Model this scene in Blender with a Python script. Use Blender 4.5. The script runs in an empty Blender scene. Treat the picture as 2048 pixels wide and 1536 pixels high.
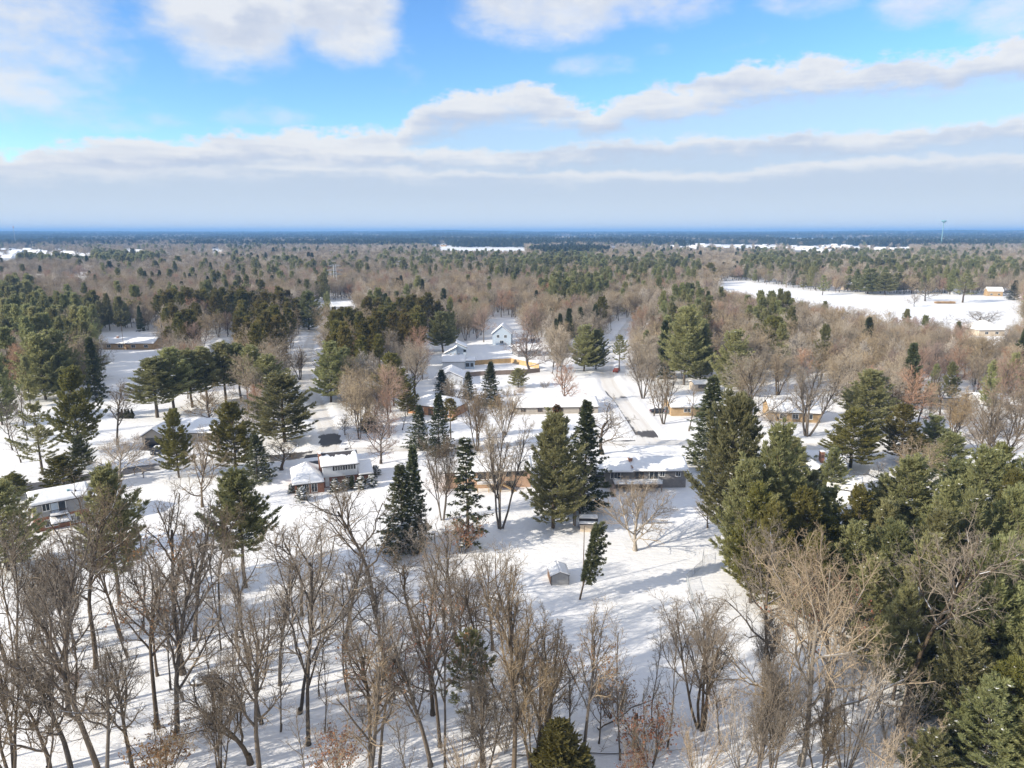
import bpy, bmesh, math, random
import numpy as np

# ------------------------------------------------------------------ camera, light, exposure
SC = bpy.context.scene
COL = SC.collection
FPX, CAMH = 1420.0, 50.0                       # focal length in photograph pixels (2048 wide), drone height in metres
PITCH = math.atan(304 / FPX)
SUN_AZ, SUN_EL = math.radians(205.5), math.radians(25)   # shadows run to the right and a little away

cd = bpy.data.cameras.new('camera'); cam = bpy.data.objects.new('camera', cd); COL.objects.link(cam)
cam.location = (0, 0, CAMH); cam.rotation_euler = (math.pi / 2 - PITCH, 0, 0)
cd.sensor_fit = 'HORIZONTAL'; cd.sensor_width = 36.0; cd.lens = 36.0 * FPX / 2048
cd.clip_start = 1.0; cd.clip_end = 40000
SC.camera = cam
SC.view_settings.view_transform = 'Standard'; SC.view_settings.look = 'None'
SC.view_settings.gamma = 1.0; SC.view_settings.use_curve_mapping = False
SC.view_settings.exposure = 0.4
SC.cycles.use_denoising = True; SC.cycles.use_adaptive_sampling = True; SC.cycles.adaptive_threshold = 0.02; SC.cycles.adaptive_min_samples = 16
SC.cycles.max_bounces = 5; SC.cycles.diffuse_bounces = 2; SC.cycles.glossy_bounces = 2
SC.cycles.transmission_bounces = 2; SC.cycles.transparent_max_bounces = 12; SC.cycles.volume_bounces = 0
SC.cycles.caustics_reflective = False; SC.cycles.caustics_refractive = False

sd = bpy.data.lights.new('sun', 'SUN'); sun = bpy.data.objects.new('sun', sd); COL.objects.link(sun)
sd.energy = 5.0; sd.angle = math.radians(0.55); sd.color = (1.0, 0.92, 0.79)
sun.rotation_euler = (math.pi / 2 - SUN_EL, 0, SUN_AZ + math.pi / 2)
sun.location = (-40, -20, 60)

def ray(px, py):
    x = (px - 1024) / FPX; u = -(py - 768) / FPX
    return x, math.cos(PITCH) + math.sin(PITCH) * u, -math.sin(PITCH) + math.cos(PITCH) * u

def AE(px, py):
    x, y, z = ray(px, py)
    return math.degrees(math.atan2(x, y)), math.degrees(math.atan2(z, math.hypot(x, y)))

# ------------------------------------------------------------------ small node helper
class NT:
    def __init__(s, tree): s.t = tree; s.n = tree.nodes; s.l = tree.links
    def new(s, kind, **kw):
        nd = s.n.new(kind)
        for k, v in kw.items(): setattr(nd, k, v)
        return nd
    def put(s, sock, v):
        if v is None: return
        if isinstance(v, bpy.types.NodeSocket): s.l.new(v, sock)
        else: sock.default_value = v
    def m(s, op, a, b=None, c=None, clamp=False):
        nd = s.new('ShaderNodeMath', operation=op, use_clamp=clamp)
        s.put(nd.inputs[0], a); s.put(nd.inputs[1], b)
        if c is not None: s.put(nd.inputs[2], c)
        return nd.outputs[0]
    def ss(s, v, a, b, lo=0.0, hi=1.0):
        nd = s.new('ShaderNodeMapRange', interpolation_type='SMOOTHSTEP')
        for i, q in enumerate((v, a, b, lo, hi)): s.put(nd.inputs[i], q)
        return nd.outputs[0]
    def lin(s, v, a, b, lo=0.0, hi=1.0):
        nd = s.new('ShaderNodeMapRange')
        for i, q in enumerate((v, a, b, lo, hi)): s.put(nd.inputs[i], q)
        return nd.outputs[0]
    def mix(s, f, a, b, mode='MIX'):
        nd = s.new('ShaderNodeMix', data_type='RGBA', blend_type=mode)
        s.put(nd.inputs[0], f)
        s.put(nd.inputs[6], a if not isinstance(a, tuple) else (*a, 1)[:4]); s.put(nd.inputs[7], b if not isinstance(b, tuple) else (*b, 1)[:4])
        return nd.outputs[2]
    def noise(s, vec, scale, detail=4.0, rough=0.55, dim='3D', out=0):
        nd = s.new('ShaderNodeTexNoise', noise_dimensions=dim)
        s.put(nd.inputs['Vector'], vec); nd.inputs['Scale'].default_value = scale
        nd.inputs['Detail'].default_value = detail; nd.inputs['Roughness'].default_value = rough
        return nd.outputs[out]
    def vscale(s, vec, sc, add=(0, 0, 0)):
        nd = s.new('ShaderNodeVectorMath', operation='MULTIPLY_ADD')
        s.put(nd.inputs[0], vec); nd.inputs[1].default_value = sc; nd.inputs[2].default_value = add
        return nd.outputs[0]
    def ramp(s, v, stops, interp='LINEAR'):
        nd = s.new('ShaderNodeValToRGB'); s.put(nd.inputs[0], v)
        cr = nd.color_ramp; cr.interpolation = interp
        while len(cr.elements) > 1: cr.elements.remove(cr.elements[-1])
        for i, (p, c) in enumerate(stops):
            e = cr.elements[0] if i == 0 else cr.elements.new(p)
            e.position = p; e.color = (*c, 1) if isinstance(c, tuple) else (c, c, c, 1)
        return nd.outputs[0]

# ------------------------------------------------------------------ sky with cloud banks
W = bpy.data.worlds.new('World'); SC.world = W; W.use_nodes = True
SKY_STRENGTH = 0.09
def build_world():
    W.node_tree.nodes.clear(); N = NT(W.node_tree)
    W.cycles.sampling_method = 'MANUAL'; W.cycles.sample_map_resolution = 512
    tc = N.new('ShaderNodeTexCoord').outputs['Generated']
    sky = N.new('ShaderNodeTexSky', sky_type='NISHITA'); sky.sun_disc = False
    sky.sun_elevation = SUN_EL; sky.sun_rotation = math.pi / 2 - SUN_AZ
    sky.altitude = 250; sky.air_density = 1.0; sky.dust_density = 0.4; sky.ozone_density = 2.5
    sep = N.new('ShaderNodeSeparateXYZ'); N.l.new(tc, sep.inputs[0]); x, y, z = sep.outputs
    el = N.m('MULTIPLY', N.m('ARCSINE', z), 57.2958)
    az = N.m('MULTIPLY', N.m('ARCTAN2', x, y), 57.2958)
    azn = N.lin(az, -60, 60)
    v1 = N.vscale(tc, (1, 1, 1.9)); big = N.noise(v1, 5.5, 6, 0.56); 
    v2 = N.vscale(tc, (1, 1, 2.6), (3.1, 1.7, 0.4)); puff = N.noise(v2, 17, 6, 0.6)
    fine = N.noise(N.vscale(tc, (1, 1, 1.6), (1.1, 2.2, 3.3)), 48, 4, 0.6)
    v3 = N.vscale(tc, (1, 1, 9.0), (0.3, 5.2, 1.0)); streak = N.noise(v3, 7, 4, 0.5)
    up = N.vscale(tc, (1, 1, 1.9), (-0.018, 0.0, 0.035)); bigu = N.noise(up, 5.5, 6, 0.56)
    # blue sky: the physical sky, a little richer
    hs = N.new('ShaderNodeHueSaturation'); hs.inputs['Saturation'].default_value = 1.18; hs.inputs['Value'].default_value = 1.85; hs.inputs['Hue'].default_value = 0.512
    N.l.new(sky.outputs[0], hs.inputs['Color']); col = N.mix(1.0, hs.outputs[0], (0.85, 1.03, 1.07), 'MULTIPLY')
    WHITE, GREY, HAZE = (7.2, 7.35, 7.6), (4.8, 5.35, 6.5), (5.4, 6.3, 7.2)
    # broken clouds overhead: big ones placed where the photograph has them, more of the same elsewhere, thickened out of view to whiten the fill light
    blobs = [(40, 70, 215, 140, 1.0), (430, 15, 175, 115, 1.1), (500, 100, 120, 60, .55), (680, 10, 120, 110, 1.1), (1090, 0, 210, 95, 1.05), (1330, 0, 170, 55, .7), (1620, -10, 130, 40, .7), (1860, 5, 110, 50, .75), (2000, 30, 90, 60, .7),
             (1200, 130, 110, 30, .65), (1310, 98, 50, 18, .5), (150, 205, 170, 42, .62), (260, 240, 120, 28, .6), (520, 235, 120, 22, .4)]
    tot = None
    for bx, by, rx, ry, wgt in blobs:
        a0, e0 = AE(bx, by); ra = rx / FPX * 57.3; re = ry / FPX * 57.3
        da = N.m('MULTIPLY_ADD', az, 1 / ra, -a0 / ra); de = N.m('MULTIPLY_ADD', el, 1 / re, -e0 / re)
        d2 = N.m('ADD', N.m('MULTIPLY', da, da), N.m('MULTIPLY', de, de))
        v = N.m('MULTIPLY', N.m('SUBTRACT', 1.15, d2, clamp=True), wgt)
        tot = v if tot is None else N.m('MAXIMUM', tot, v)
    away = N.m('MAXIMUM', N.ss(el, 17, 24), N.ss(N.m('ABSOLUTE', az), 44, 54))
    pl = N.new('ShaderNodeVectorMath', operation='SCALE'); N.l.new(tc, pl.inputs[0]); N.put(pl.inputs['Scale'], N.m('DIVIDE', 1.0, N.m('ADD', N.m('MAXIMUM', z, 0), 0.15)))
    gen = N.ss(N.noise(pl.outputs[0], 1.1, 3, 0.5), 0.32, 0.52)
    tot = N.m('MAXIMUM', tot, N.m('MULTIPLY', gen, away))
    dens = N.m('ADD', tot, N.m('MULTIPLY_ADD', big, 1.7, -0.85))
    dens = N.m('ADD', dens, N.m('MULTIPLY_ADD', puff, 0.8, -0.4)); dens = N.m('ADD', dens, N.m('MULTIPLY_ADD', fine, 0.3, -0.15))
    m0 = N.m('MULTIPLY', N.ss(dens, 0.18, 1.15), 0.93)
    lit = N.ss(N.m('SUBTRACT', big, bigu), -0.06, 0.07)
    deep = N.ss(dens, 0.75, 1.6)
    c0 = N.mix(N.m('MULTIPLY', N.m('SUBTRACT', 1.0, lit), N.m('MULTIPLY_ADD', deep, 0.75, 0.25)), WHITE, GREY)
    col = N.mix(m0, col, c0)
    # banks of cloud one behind the other down to the horizon
    def bank(pts, amp, pamp, soft, thick, under, col, mx=1.0, gap=0.0):
        st = []
        for px, py in pts:
            a, e = AE(px, py); st.append((min(max((a + 60) / 120, 0), 1), e / 20))
        st = [(0.0, st[0][1])] + st + [(1.0, st[-1][1])]
        T = N.m('MULTIPLY', N.ramp(azn, st, 'LINEAR'), 20)
        T = N.m('ADD', T, N.m('MULTIPLY_ADD', big, amp, -amp / 2)); T = N.m('ADD', T, N.m('MULTIPLY_ADD', puff, pamp, -pamp / 2)); T = N.m('ADD', T, N.m('MULTIPLY_ADD', fine, pamp * .55, -pamp * .275))
        d = N.m('SUBTRACT', T, el)
        m = N.ss(d, 0.0, soft)
        if gap:
            m = N.m('MULTIPLY', m, N.m('SUBTRACT', 1.0, N.m('MULTIPLY', N.ss(d, thick * 0.55, thick * 1.1), gap)))
        sh = N.ss(N.m('ADD', d, N.m('MULTIPLY_ADD', streak, thick * 1.5, -thick * .75)), thick * 0.1, thick)
        c = N.mix(sh, WHITE, under)
        return N.mix(N.m('MULTIPLY', m, mx), col, c)
    col = bank([(0, 300), (120, 290), (300, 262), (480, 262), (700, 246), (790, 250), (830, 205), (900, 178), (1010, 155), (1100, 165), (1190, 205), (1260, 172), (1400, 140), (1500, 122), (1640, 112), (1760, 95), (1900, 88), (2000, 70), (2048, 66)],
               2.0, 2.8, 0.85, 3.0, (4.75, 5.35, 6.6), col, .97, .42)
    col = bank([(0, 305), (130, 300), (300, 295), (420, 275), (600, 280), (760, 290), (900, 285), (1060, 290), (1180, 275), (1400, 262), (1600, 258), (1750, 262), (1900, 240), (2048, 222)],
               1.2, 2.2, 0.8, 1.9, (4.75, 5.45, 6.7), col, .95, .2)
    col = bank([(0, 330), (300, 330), (600, 320), (1000, 335), (1400, 338), (1600, 318), (1800, 308), (2048, 300)],
               0.9, 1.5, 0.6, 1.4, (4.95, 5.75, 6.9), col, .9)
    # even grey-blue veil towards the horizon
    veil = N.ss(N.m('ADD', el, N.m('MULTIPLY_ADD', streak, 1.4, -.7)), 4.6, 1.6)
    col = N.mix(N.m('MULTIPLY', veil, 0.55), col, HAZE)
    bright = N.ss(el, 3.2, 0.0)
    col = N.mix(N.m('MULTIPLY', bright, 0.5), col, (7.3, 8.0, 8.5))
    bg = N.new('ShaderNodeBackground'); bg.inputs[1].default_value = SKY_STRENGTH
    N.l.new(col, bg.inputs[0])
    o = N.new('ShaderNodeOutputWorld'); N.l.new(bg.outputs[0], o.inputs[0])
build_world()

# ------------------------------------------------------------------ materials
MATS = {}
def mat(name):
    if name in MATS: return MATS[name], None
    m = bpy.data.materials.new(name); m.use_nodes = True; m.node_tree.nodes.clear()
    N = NT(m.node_tree); N.b = N.new('ShaderNodeBsdfPrincipled'); N.o = N.new('ShaderNodeOutputMaterial')
    N.l.new(N.b.outputs[0], N.o.inputs[0]); N.b.inputs['Roughness'].default_value = 0.8
    N.b.inputs['Specular IOR Level'].default_value = 0.25
    MATS[name] = m
    return m, N
def obco(N): return N.new('ShaderNodeTexCoord').outputs['Object']
def geopos(N): return N.new('ShaderNodeNewGeometry').outputs['Position']
def bump(N, h, strength, dist):
    b = N.new('ShaderNodeBump'); b.inputs['Strength'].default_value = strength; b.inputs['Distance'].default_value = dist
    N.put(b.inputs['Height'], h); N.l.new(b.outputs[0], N.b.inputs['Normal'])

SNOW = (0.83, 0.85, 0.88)
def mk_snow():
    m, N = mat('snow'); g = geopos(N)
    n1 = N.noise(g, 0.05, 4); n2 = N.noise(N.vscale(g, (1, 2.2, 1)), 0.45, 5, 0.6); n3 = N.noise(g, 3.0, 3)
    c = N.mix(N.ss(n1, 0.35, 0.7), (0.885, 0.87, 0.85), (0.83, 0.825, 0.82))
    # leaf litter and twigs poking through here and there
    w = N.noise(g, 7.0, 4, 0.7); patch = N.ss(N.noise(N.vscale(g, (1, 1, 1), (7, 3, 0)), 0.035, 3), 0.47, 0.62)
    c = N.mix(N.m('MULTIPLY', N.ss(w, 0.60, 0.72), N.m('MULTIPLY', patch, 0.35)), c, (0.33, 0.27, 0.21))
    N.put(N.b.inputs['Base Color'], c); N.b.inputs['Roughness'].default_value = 0.65
    bump(N, N.m('ADD', N.m('MULTIPLY', n2, 1.0), N.m('MULTIPLY', n3, 0.12)), 0.55, 0.35)
    return m
def mk_roofsnow():
    m, N = mat('roof_snow'); g = geopos(N)
    n = N.noise(g, 1.2, 4)
    N.put(N.b.inputs['Base Color'], N.mix(n, (0.88, 0.87, 0.855), (0.83, 0.83, 0.83))); bump(N, n, 0.35, 0.15)
    return m
def mk_road():
    m, N = mat('street_surface')
    uv = N.new('ShaderNodeUVMap').outputs[0]; at = N.new('ShaderNodeAttribute', attribute_name='bare'); bare = at.outputs['Fac']
    g = geopos(N); sep = N.new('ShaderNodeSeparateXYZ'); N.l.new(uv, sep.inputs[0]); u, v = sep.outputs[0], sep.outputs[1]
    au = N.m('ABSOLUTE', N.m('MULTIPLY_ADD', u, 2.0, -1.0))
    n1 = N.noise(N.vscale(uv, (14, 0.11, 1)), 1.0, 4, 0.6); n2 = N.noise(g, 0.6, 4, 0.65); n3 = N.noise(g, 0.12, 3)
    wheel = N.m('SUBTRACT', 1.0, N.m('ABSOLUTE', N.m('MULTIPLY_ADD', au, 5.0, -2.0), clamp=True), clamp=True)
    packed = N.mix(N.m('MULTIPLY_ADD', n1, 0.8, N.m('MULTIPLY', wheel, 0.25), clamp=True), (0.80, 0.79, 0.77), (0.60, 0.55, 0.48))
    t = N.m('ADD', N.m('MULTIPLY', n2, 0.5), N.m('MULTIPLY', n1, 0.5)); t = N.m('ADD', t, N.m('MULTIPLY', N.m('SUBTRACT', n3, 0.5), 0.6))
    t = N.m('ADD', t, N.m('MULTIPLY', wheel, 0.08))
    f = N.ss(N.m('ADD', t, N.m('MULTIPLY_ADD', bare, 1.1, -1.0)), 0.0, 0.16)
    asph = N.mix(n2, (0.055, 0.055, 0.06), (0.11, 0.10, 0.095))
    N.put(N.b.inputs['Base Color'], N.mix(f, packed, asph)); N.put(N.b.inputs['Roughness'], N.lin(f, 0, 1, 0.8, 0.5))
    bump(N, N.m('ADD', n1, n2), 0.3, 0.08)
    return m
def mk_bark(name, c1, c2, snow=0.0):
    m, N = mat(name); g = geopos(N); o = obco(N)
    r = N.new('ShaderNodeObjectInfo').outputs['Random']
    n = N.noise(N.vscale(o, (1, 1, 0.25)), 4.0, 4, 0.65)
    c = N.mix(n, c1, c2)
    hv = N.new('ShaderNodeHueSaturation'); N.l.new(c, hv.inputs['Color'])
    N.put(hv.inputs['Value'], N.lin(r, 0, 1, 0.72, 1.28)); N.put(hv.inputs['Saturation'], N.lin(N.m('FRACT', N.m('MULTIPLY', r, 7.3)), 0, 1, 0.7, 1.2))
    c = hv.outputs[0]
    if snow:
        nz = N.new('ShaderNodeSeparateXYZ'); N.l.new(N.new('ShaderNodeNewGeometry').outputs['Normal'], nz.inputs[0])
        k = N.m('ADD', nz.outputs[2], N.m('MULTIPLY_ADD', N.noise(g, 0.9, 3), 1.2, -0.6))
        c = N.mix(N.m('MULTIPLY', N.ss(k, 0.62, 0.80), snow), c, SNOW)
    N.put(N.b.inputs['Base Color'], c); N.b.inputs['Roughness'].default_value = 0.9
    bump(N, n, 0.6, 0.05)
    return m
def mk_leaf(name, ca, cb, tr=0.25, far=False):
    m, N = mat(name); oi = N.new('ShaderNodeObjectInfo'); r = oi.outputs['Random']; o = obco(N)
    n = N.noise(o, 0.55, 3); n2 = N.noise(o, 6.0, 2)
    c = N.mix(N.m('MULTIPLY_ADD', n, 0.9, N.m('MULTIPLY_ADD', n2, 0.5, -0.2), clamp=True), ca, cb)
    hv = N.new('ShaderNodeHueSaturation'); N.l.new(c, hv.inputs['Color'])
    N.put(hv.inputs['Value'], N.lin(r, 0, 1, 0.72, 1.3)); N.put(hv.inputs['Hue'], N.lin(N.m('FRACT', N.m('MULTIPLY', r, 5.7)), 0, 1, 0.478, 0.512))
    N.put(N.b.inputs['Base Color'], hv.outputs[0]); N.b.inputs['Roughness'].default_value = 0.7
    t = N.new('ShaderNodeBsdfTranslucent'); N.l.new(hv.outputs[0], t.inputs[0])
    mx = N.new('ShaderNodeMixShader'); mx.inputs[0].default_value = tr
    N.l.new(N.b.outputs[0], mx.inputs[1]); N.l.new(t.outputs[0], mx.inputs[2]); N.l.new(mx.outputs[0], N.o.inputs[0])
    return m
def mk_plain(name, c, rough=0.7, var=0.12, scale=1.5, metal=0.0, spec=0.3):
    m, N = mat(name); n = N.noise(geopos(N), scale, 4, 0.6)
    d = tuple(q * (1 - var) for q in c); e = tuple(min(q * (1 + var), 1) for q in c)
    N.put(N.b.inputs['Base Color'], N.mix(n, d, e)); N.b.inputs['Roughness'].default_value = rough
    N.b.inputs['Metallic'].default_value = metal; N.b.inputs['Specular IOR Level'].default_value = spec
    return m
def mk_brick(name, c1, c2, mortar):
    m, N = mat(name); o = obco(N)
    cx = N.new('ShaderNodeSeparateXYZ'); N.l.new(o, cx.inputs[0])
    cb = N.new('ShaderNodeCombineXYZ'); N.put(cb.inputs[0], N.m('ADD', cx.outputs[0], cx.outputs[1])); N.put(cb.inputs[1], cx.outputs[2])
    b = N.new('ShaderNodeTexBrick'); N.l.new(cb.outputs[0], b.inputs['Vector'])
    b.inputs['Color1'].default_value = (*c1, 1); b.inputs['Color2'].default_value = (*c2, 1); b.inputs['Mortar'].default_value = (*mortar, 1)
    b.inputs['Scale'].default_value = 1.0; b.inputs['Brick Width'].default_value = 0.24; b.inputs['Row Height'].default_value = 0.085; b.inputs['Mortar Size'].default_value = 0.008
    n = N.noise(o, 0.8, 4)
    N.put(N.b.inputs['Base Color'], N.mix(N.lin(n, .3, .7, 0, .45), b.outputs[0], tuple(q * .6 for q in c2)))
    bump(N, b.outputs['Fac'], -0.4, 0.01)
    return m
def mk_siding(name, c, vert=False, pitch=0.18):
    m, N = mat(name); o = obco(N); cx = N.new('ShaderNodeSeparateXYZ'); N.l.new(o, cx.inputs[0])
    co = N.m('ADD', cx.outputs[0], cx.outputs[1]) if vert else cx.outputs[2]
    s = N.m('FRACT', N.m('MULTIPLY', co, 1 / pitch)); n = N.noise(o, 0.9, 4)
    d = N.mix(n, tuple(q * .9 for q in c), c)
    N.put(N.b.inputs['Base Color'], N.mix(N.ss(s, 0.10, 0.0), d, tuple(q * .45 for q in c)))
    bump(N, s, 0.5, 0.03); N.b.inputs['Roughness'].default_value = 0.55
    return m
def mk_glass():
    m, N = mat('window_glass'); N.b.inputs['Base Color'].default_value = (0.02, 0.025, 0.03, 1); N.b.inputs['Roughness'].default_value = 0.06
    N.b.inputs['Specular IOR Level'].default_value = 0.8
    return m
mk_snow(); mk_roofsnow(); mk_road(); mk_glass()
mk_bark('bark', (0.055, 0.043, 0.032), (0.17, 0.132, 0.095), 0.9)
mk_bark('bark_pale', (0.20, 0.165, 0.125), (0.36, 0.31, 0.25), 0.8)
mk_bark('twig', (0.20, 0.152, 0.10), (0.38, 0.30, 0.20))
mk_bark('twig_near', (0.145, 0.113, 0.08), (0.30, 0.24, 0.172))
mk_bark('twig_tan', (0.30, 0.235, 0.165), (0.46, 0.37, 0.27))
mk_bark('twig_red', (0.28, 0.18, 0.13), (0.46, 0.30, 0.215))
mk_bark('twig_far', (0.28, 0.22, 0.15), (0.47, 0.385, 0.27))
mk_bark('twig_far_pale', (0.40, 0.34, 0.27), (0.58, 0.50, 0.41))
mk_leaf('needles_white_pine', (0.18, 0.186, 0.084), (0.44, 0.44, 0.205), 0.5)
mk_leaf('needles_olive', (0.10, 0.10, 0.030), (0.33, 0.305, 0.10), 0.48)
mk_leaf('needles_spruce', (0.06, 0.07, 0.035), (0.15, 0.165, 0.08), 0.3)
mk_leaf('needles_red_pine', (0.12, 0.115, 0.035), (0.29, 0.25, 0.08), 0.4)
mk_leaf('needles_rust', (0.16, 0.09, 0.04), (0.28, 0.17, 0.08), 0.2)
mk_leaf('dead_leaf', (0.22, 0.11, 0.055), (0.36, 0.19, 0.10), 0.3)
mk_leaf('shrub_leaf', (0.05, 0.06, 0.03), (0.11, 0.12, 0.06), 0.15)
mk_plain('shingles', (0.07, 0.065, 0.068), 0.9, 0.25, 3.0)
mk_plain('trim_white', (0.78, 0.78, 0.76), 0.5, 0.05)
mk_plain('trim_dark', (0.05, 0.045, 0.045), 0.6, 0.2)
mk_plain('trim_brown', (0.16, 0.10, 0.065), 0.7, 0.2)
mk_brick('brick_red', (0.36, 0.14, 0.075), (0.27, 0.10, 0.055), (0.40, 0.33, 0.27))
mk_brick('brick_peach', (0.58, 0.37, 0.24), (0.48, 0.29, 0.185), (0.55, 0.45, 0.36))
mk_brick('brick_grey', (0.27, 0.25, 0.235), (0.20, 0.185, 0.175), (0.34, 0.33, 0.31))
mk_brick('brick_orange', (0.52, 0.25, 0.11), (0.42, 0.19, 0.085), (0.45, 0.36, 0.28))
mk_brick('brick_tan', (0.50, 0.34, 0.18), (0.42, 0.27, 0.13), (0.48, 0.40, 0.30))
mk_siding('siding_grey', (0.30, 0.30, 0.30)); mk_siding('siding_white', (0.76, 0.77, 0.78)); mk_siding('siding_blue', (0.50, 0.58, 0.66))
mk_siding('siding_dark', (0.055, 0.06, 0.07), True, 0.3); mk_siding('siding_cream', (0.66, 0.55, 0.42)); mk_siding('metal_grey', (0.33, 0.33, 0.335), True, 0.22)
mk_siding('wood_brown', (0.20, 0.115, 0.065), True, 0.2)
mk_plain('wood_fence', (0.50, 0.335, 0.165), 0.8, 0.25, 2.0); mk_plain('wood_grey', (0.22, 0.17, 0.14), 0.85, 0.25, 2.0)
mk_plain('pole_wood', (0.19, 0.14, 0.10), 0.9, 0.3, 2.0); mk_plain('steel', (0.48, 0.49, 0.50), 0.45, 0.1, 1.0, 0.6)
mk_plain('chain_link', (0.20, 0.22, 0.24), 0.5, 0.1, 1.0, 0.5); mk_plain('tank_teal', (0.22, 0.38, 0.40), 0.5, 0.1, 0.2)
mk_plain('asphalt', (0.06, 0.06, 0.065), 0.7, 0.35, 0.8); mk_plain('car_black', (0.02, 0.022, 0.028), 0.25, 0.1, 1, 0, .6); mk_plain('car_red', (0.20, 0.05, 0.035), 0.3, 0.1, 1, 0, .6)
mk_plain('car_grey', (0.16, 0.18, 0.20), 0.3, 0.1, 1, 0, .6); mk_plain('rubber', (0.02, 0.02, 0.02), 0.85); mk_plain('lamp_red', (0.4, 0.03, 0.02), 0.3); mk_plain('stone', (0.40, 0.36, 0.31), 0.9, 0.3, 1.0)
mk_plain('reed', (0.42, 0.27, 0.13), 0.9, 0.3, 1.0)

# ------------------------------------------------------------------ mesh helpers
def mesh_np(name, V, Fq, mats, midx=None, smooth=False):
    """V (n,3); Fq: list of (k, faces array (m,k))."""
    me = bpy.data.meshes.new(name)
    V = np.asarray(V, dtype=np.float32)
    me.vertices.add(len(V)); me.vertices.foreach_set('co', V.ravel())
    loops = []; starts = []; tot = 0
    for F in Fq:
        F = np.asarray(F, dtype=np.int32)
        if len(F) == 0: continue
        k = F.shape[1]; loops.append(F.ravel()); starts.append(tot + np.arange(len(F), dtype=np.int32) * k); tot += F.size
    L = np.concatenate(loops) if loops else np.zeros(0, np.int32); S = np.concatenate(starts) if starts else np.zeros(0, np.int32)
    me.loops.add(len(L)); me.loops.foreach_set('vertex_index', L)
    me.polygons.add(len(S)); me.polygons.foreach_set('loop_start', S)
    for m in (mats if isinstance(mats, (list, tuple)) else [mats]): me.materials.append(MATS[m])
    if midx is not None: me.polygons.foreach_set('material_index', np.asarray(midx, dtype=np.int32))
    if smooth: me.polygons.foreach_set('use_smooth', np.ones(len(S), dtype=bool))
    me.update(calc_edges=True); me.validate()
    return me

def tubes(segs, sides):
    """segs: list of (p0,p1,r0,r1) -> verts, quads"""
    A = np.array([s[0] for s in segs]); B = np.array([s[1] for s in segs]); r0 = np.array([s[2] for s in segs]); r1 = np.array([s[3] for s in segs])
    d = B - A; ln = np.linalg.norm(d, axis=1, keepdims=True); d = d / np.maximum(ln, 1e-6)
    ref = np.where(np.abs(d[:, 2:3]) < 0.9, np.array([[0, 0, 1.0]]), np.array([[1.0, 0, 0]]))
    u = np.cross(d, ref); u /= np.linalg.norm(u, axis=1, keepdims=True); v = np.cross(d, u)
    a = np.arange(sides) / sides * 2 * np.pi
    ring = u[:, None, :] * np.cos(a)[None, :, None] + v[:, None, :] * np.sin(a)[None, :, None]
    V = np.concatenate([A[:, None, :] + ring * r0[:, None, None], B[:, None, :] + ring * r1[:, None, None]], axis=1)
    n = len(segs); base = np.arange(n)[:, None] * (2 * sides)
    i = np.arange(sides); j = (i + 1) % sides
    Fq = np.stack([base + i, base + j, base + j + sides, base + i + sides], axis=2).reshape(-1, 4)
    return V.reshape(-1, 3), Fq

def join_np(chunks):
    """chunks of (V, F4 or F3 array, material index) -> V, [faces], midx grouped by face size"""
    V = []; by = {}; off = 0
    for v, f, mi in chunks:
        if len(f) == 0: continue
        k = f.shape[1]; by.setdefault(k, []).append((f + off, mi)); V.append(v); off += len(v)
    Fl = []; mid = []
    for k in sorted(by):
        Fl.append(np.concatenate([f for f, _ in by[k]])); mid += [np.full(len(f), mi) for f, mi in by[k]]
    return np.concatenate(V), Fl, np.concatenate(mid)

def ob(name, me, parent=None, loc=None, kind=None):
    o = bpy.data.objects.new(name, me); COL.objects.link(o)
    if parent is not None: o.parent = parent
    if loc is not None: o.location = loc
    if kind: o['kind'] = kind
    return o
PENDING = []      # things whose label is written once everything stands
LABELS = {}
def tag(o, label, cat, group=None):
    o['label'] = label; o['category'] = cat
    if group: o['group'] = group
    LABELS.setdefault(label, []).append((o.name, group))
    return o
def thing(name, label, cat, loc=(0, 0, 0), rz=0.0, group=None):
    o = bpy.data.objects.new(name, None); COL.objects.link(o); o.empty_display_size = 0.5
    o.location = loc; o.rotation_euler = (0, 0, rz)
    return tag(o, label, cat, group)

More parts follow.
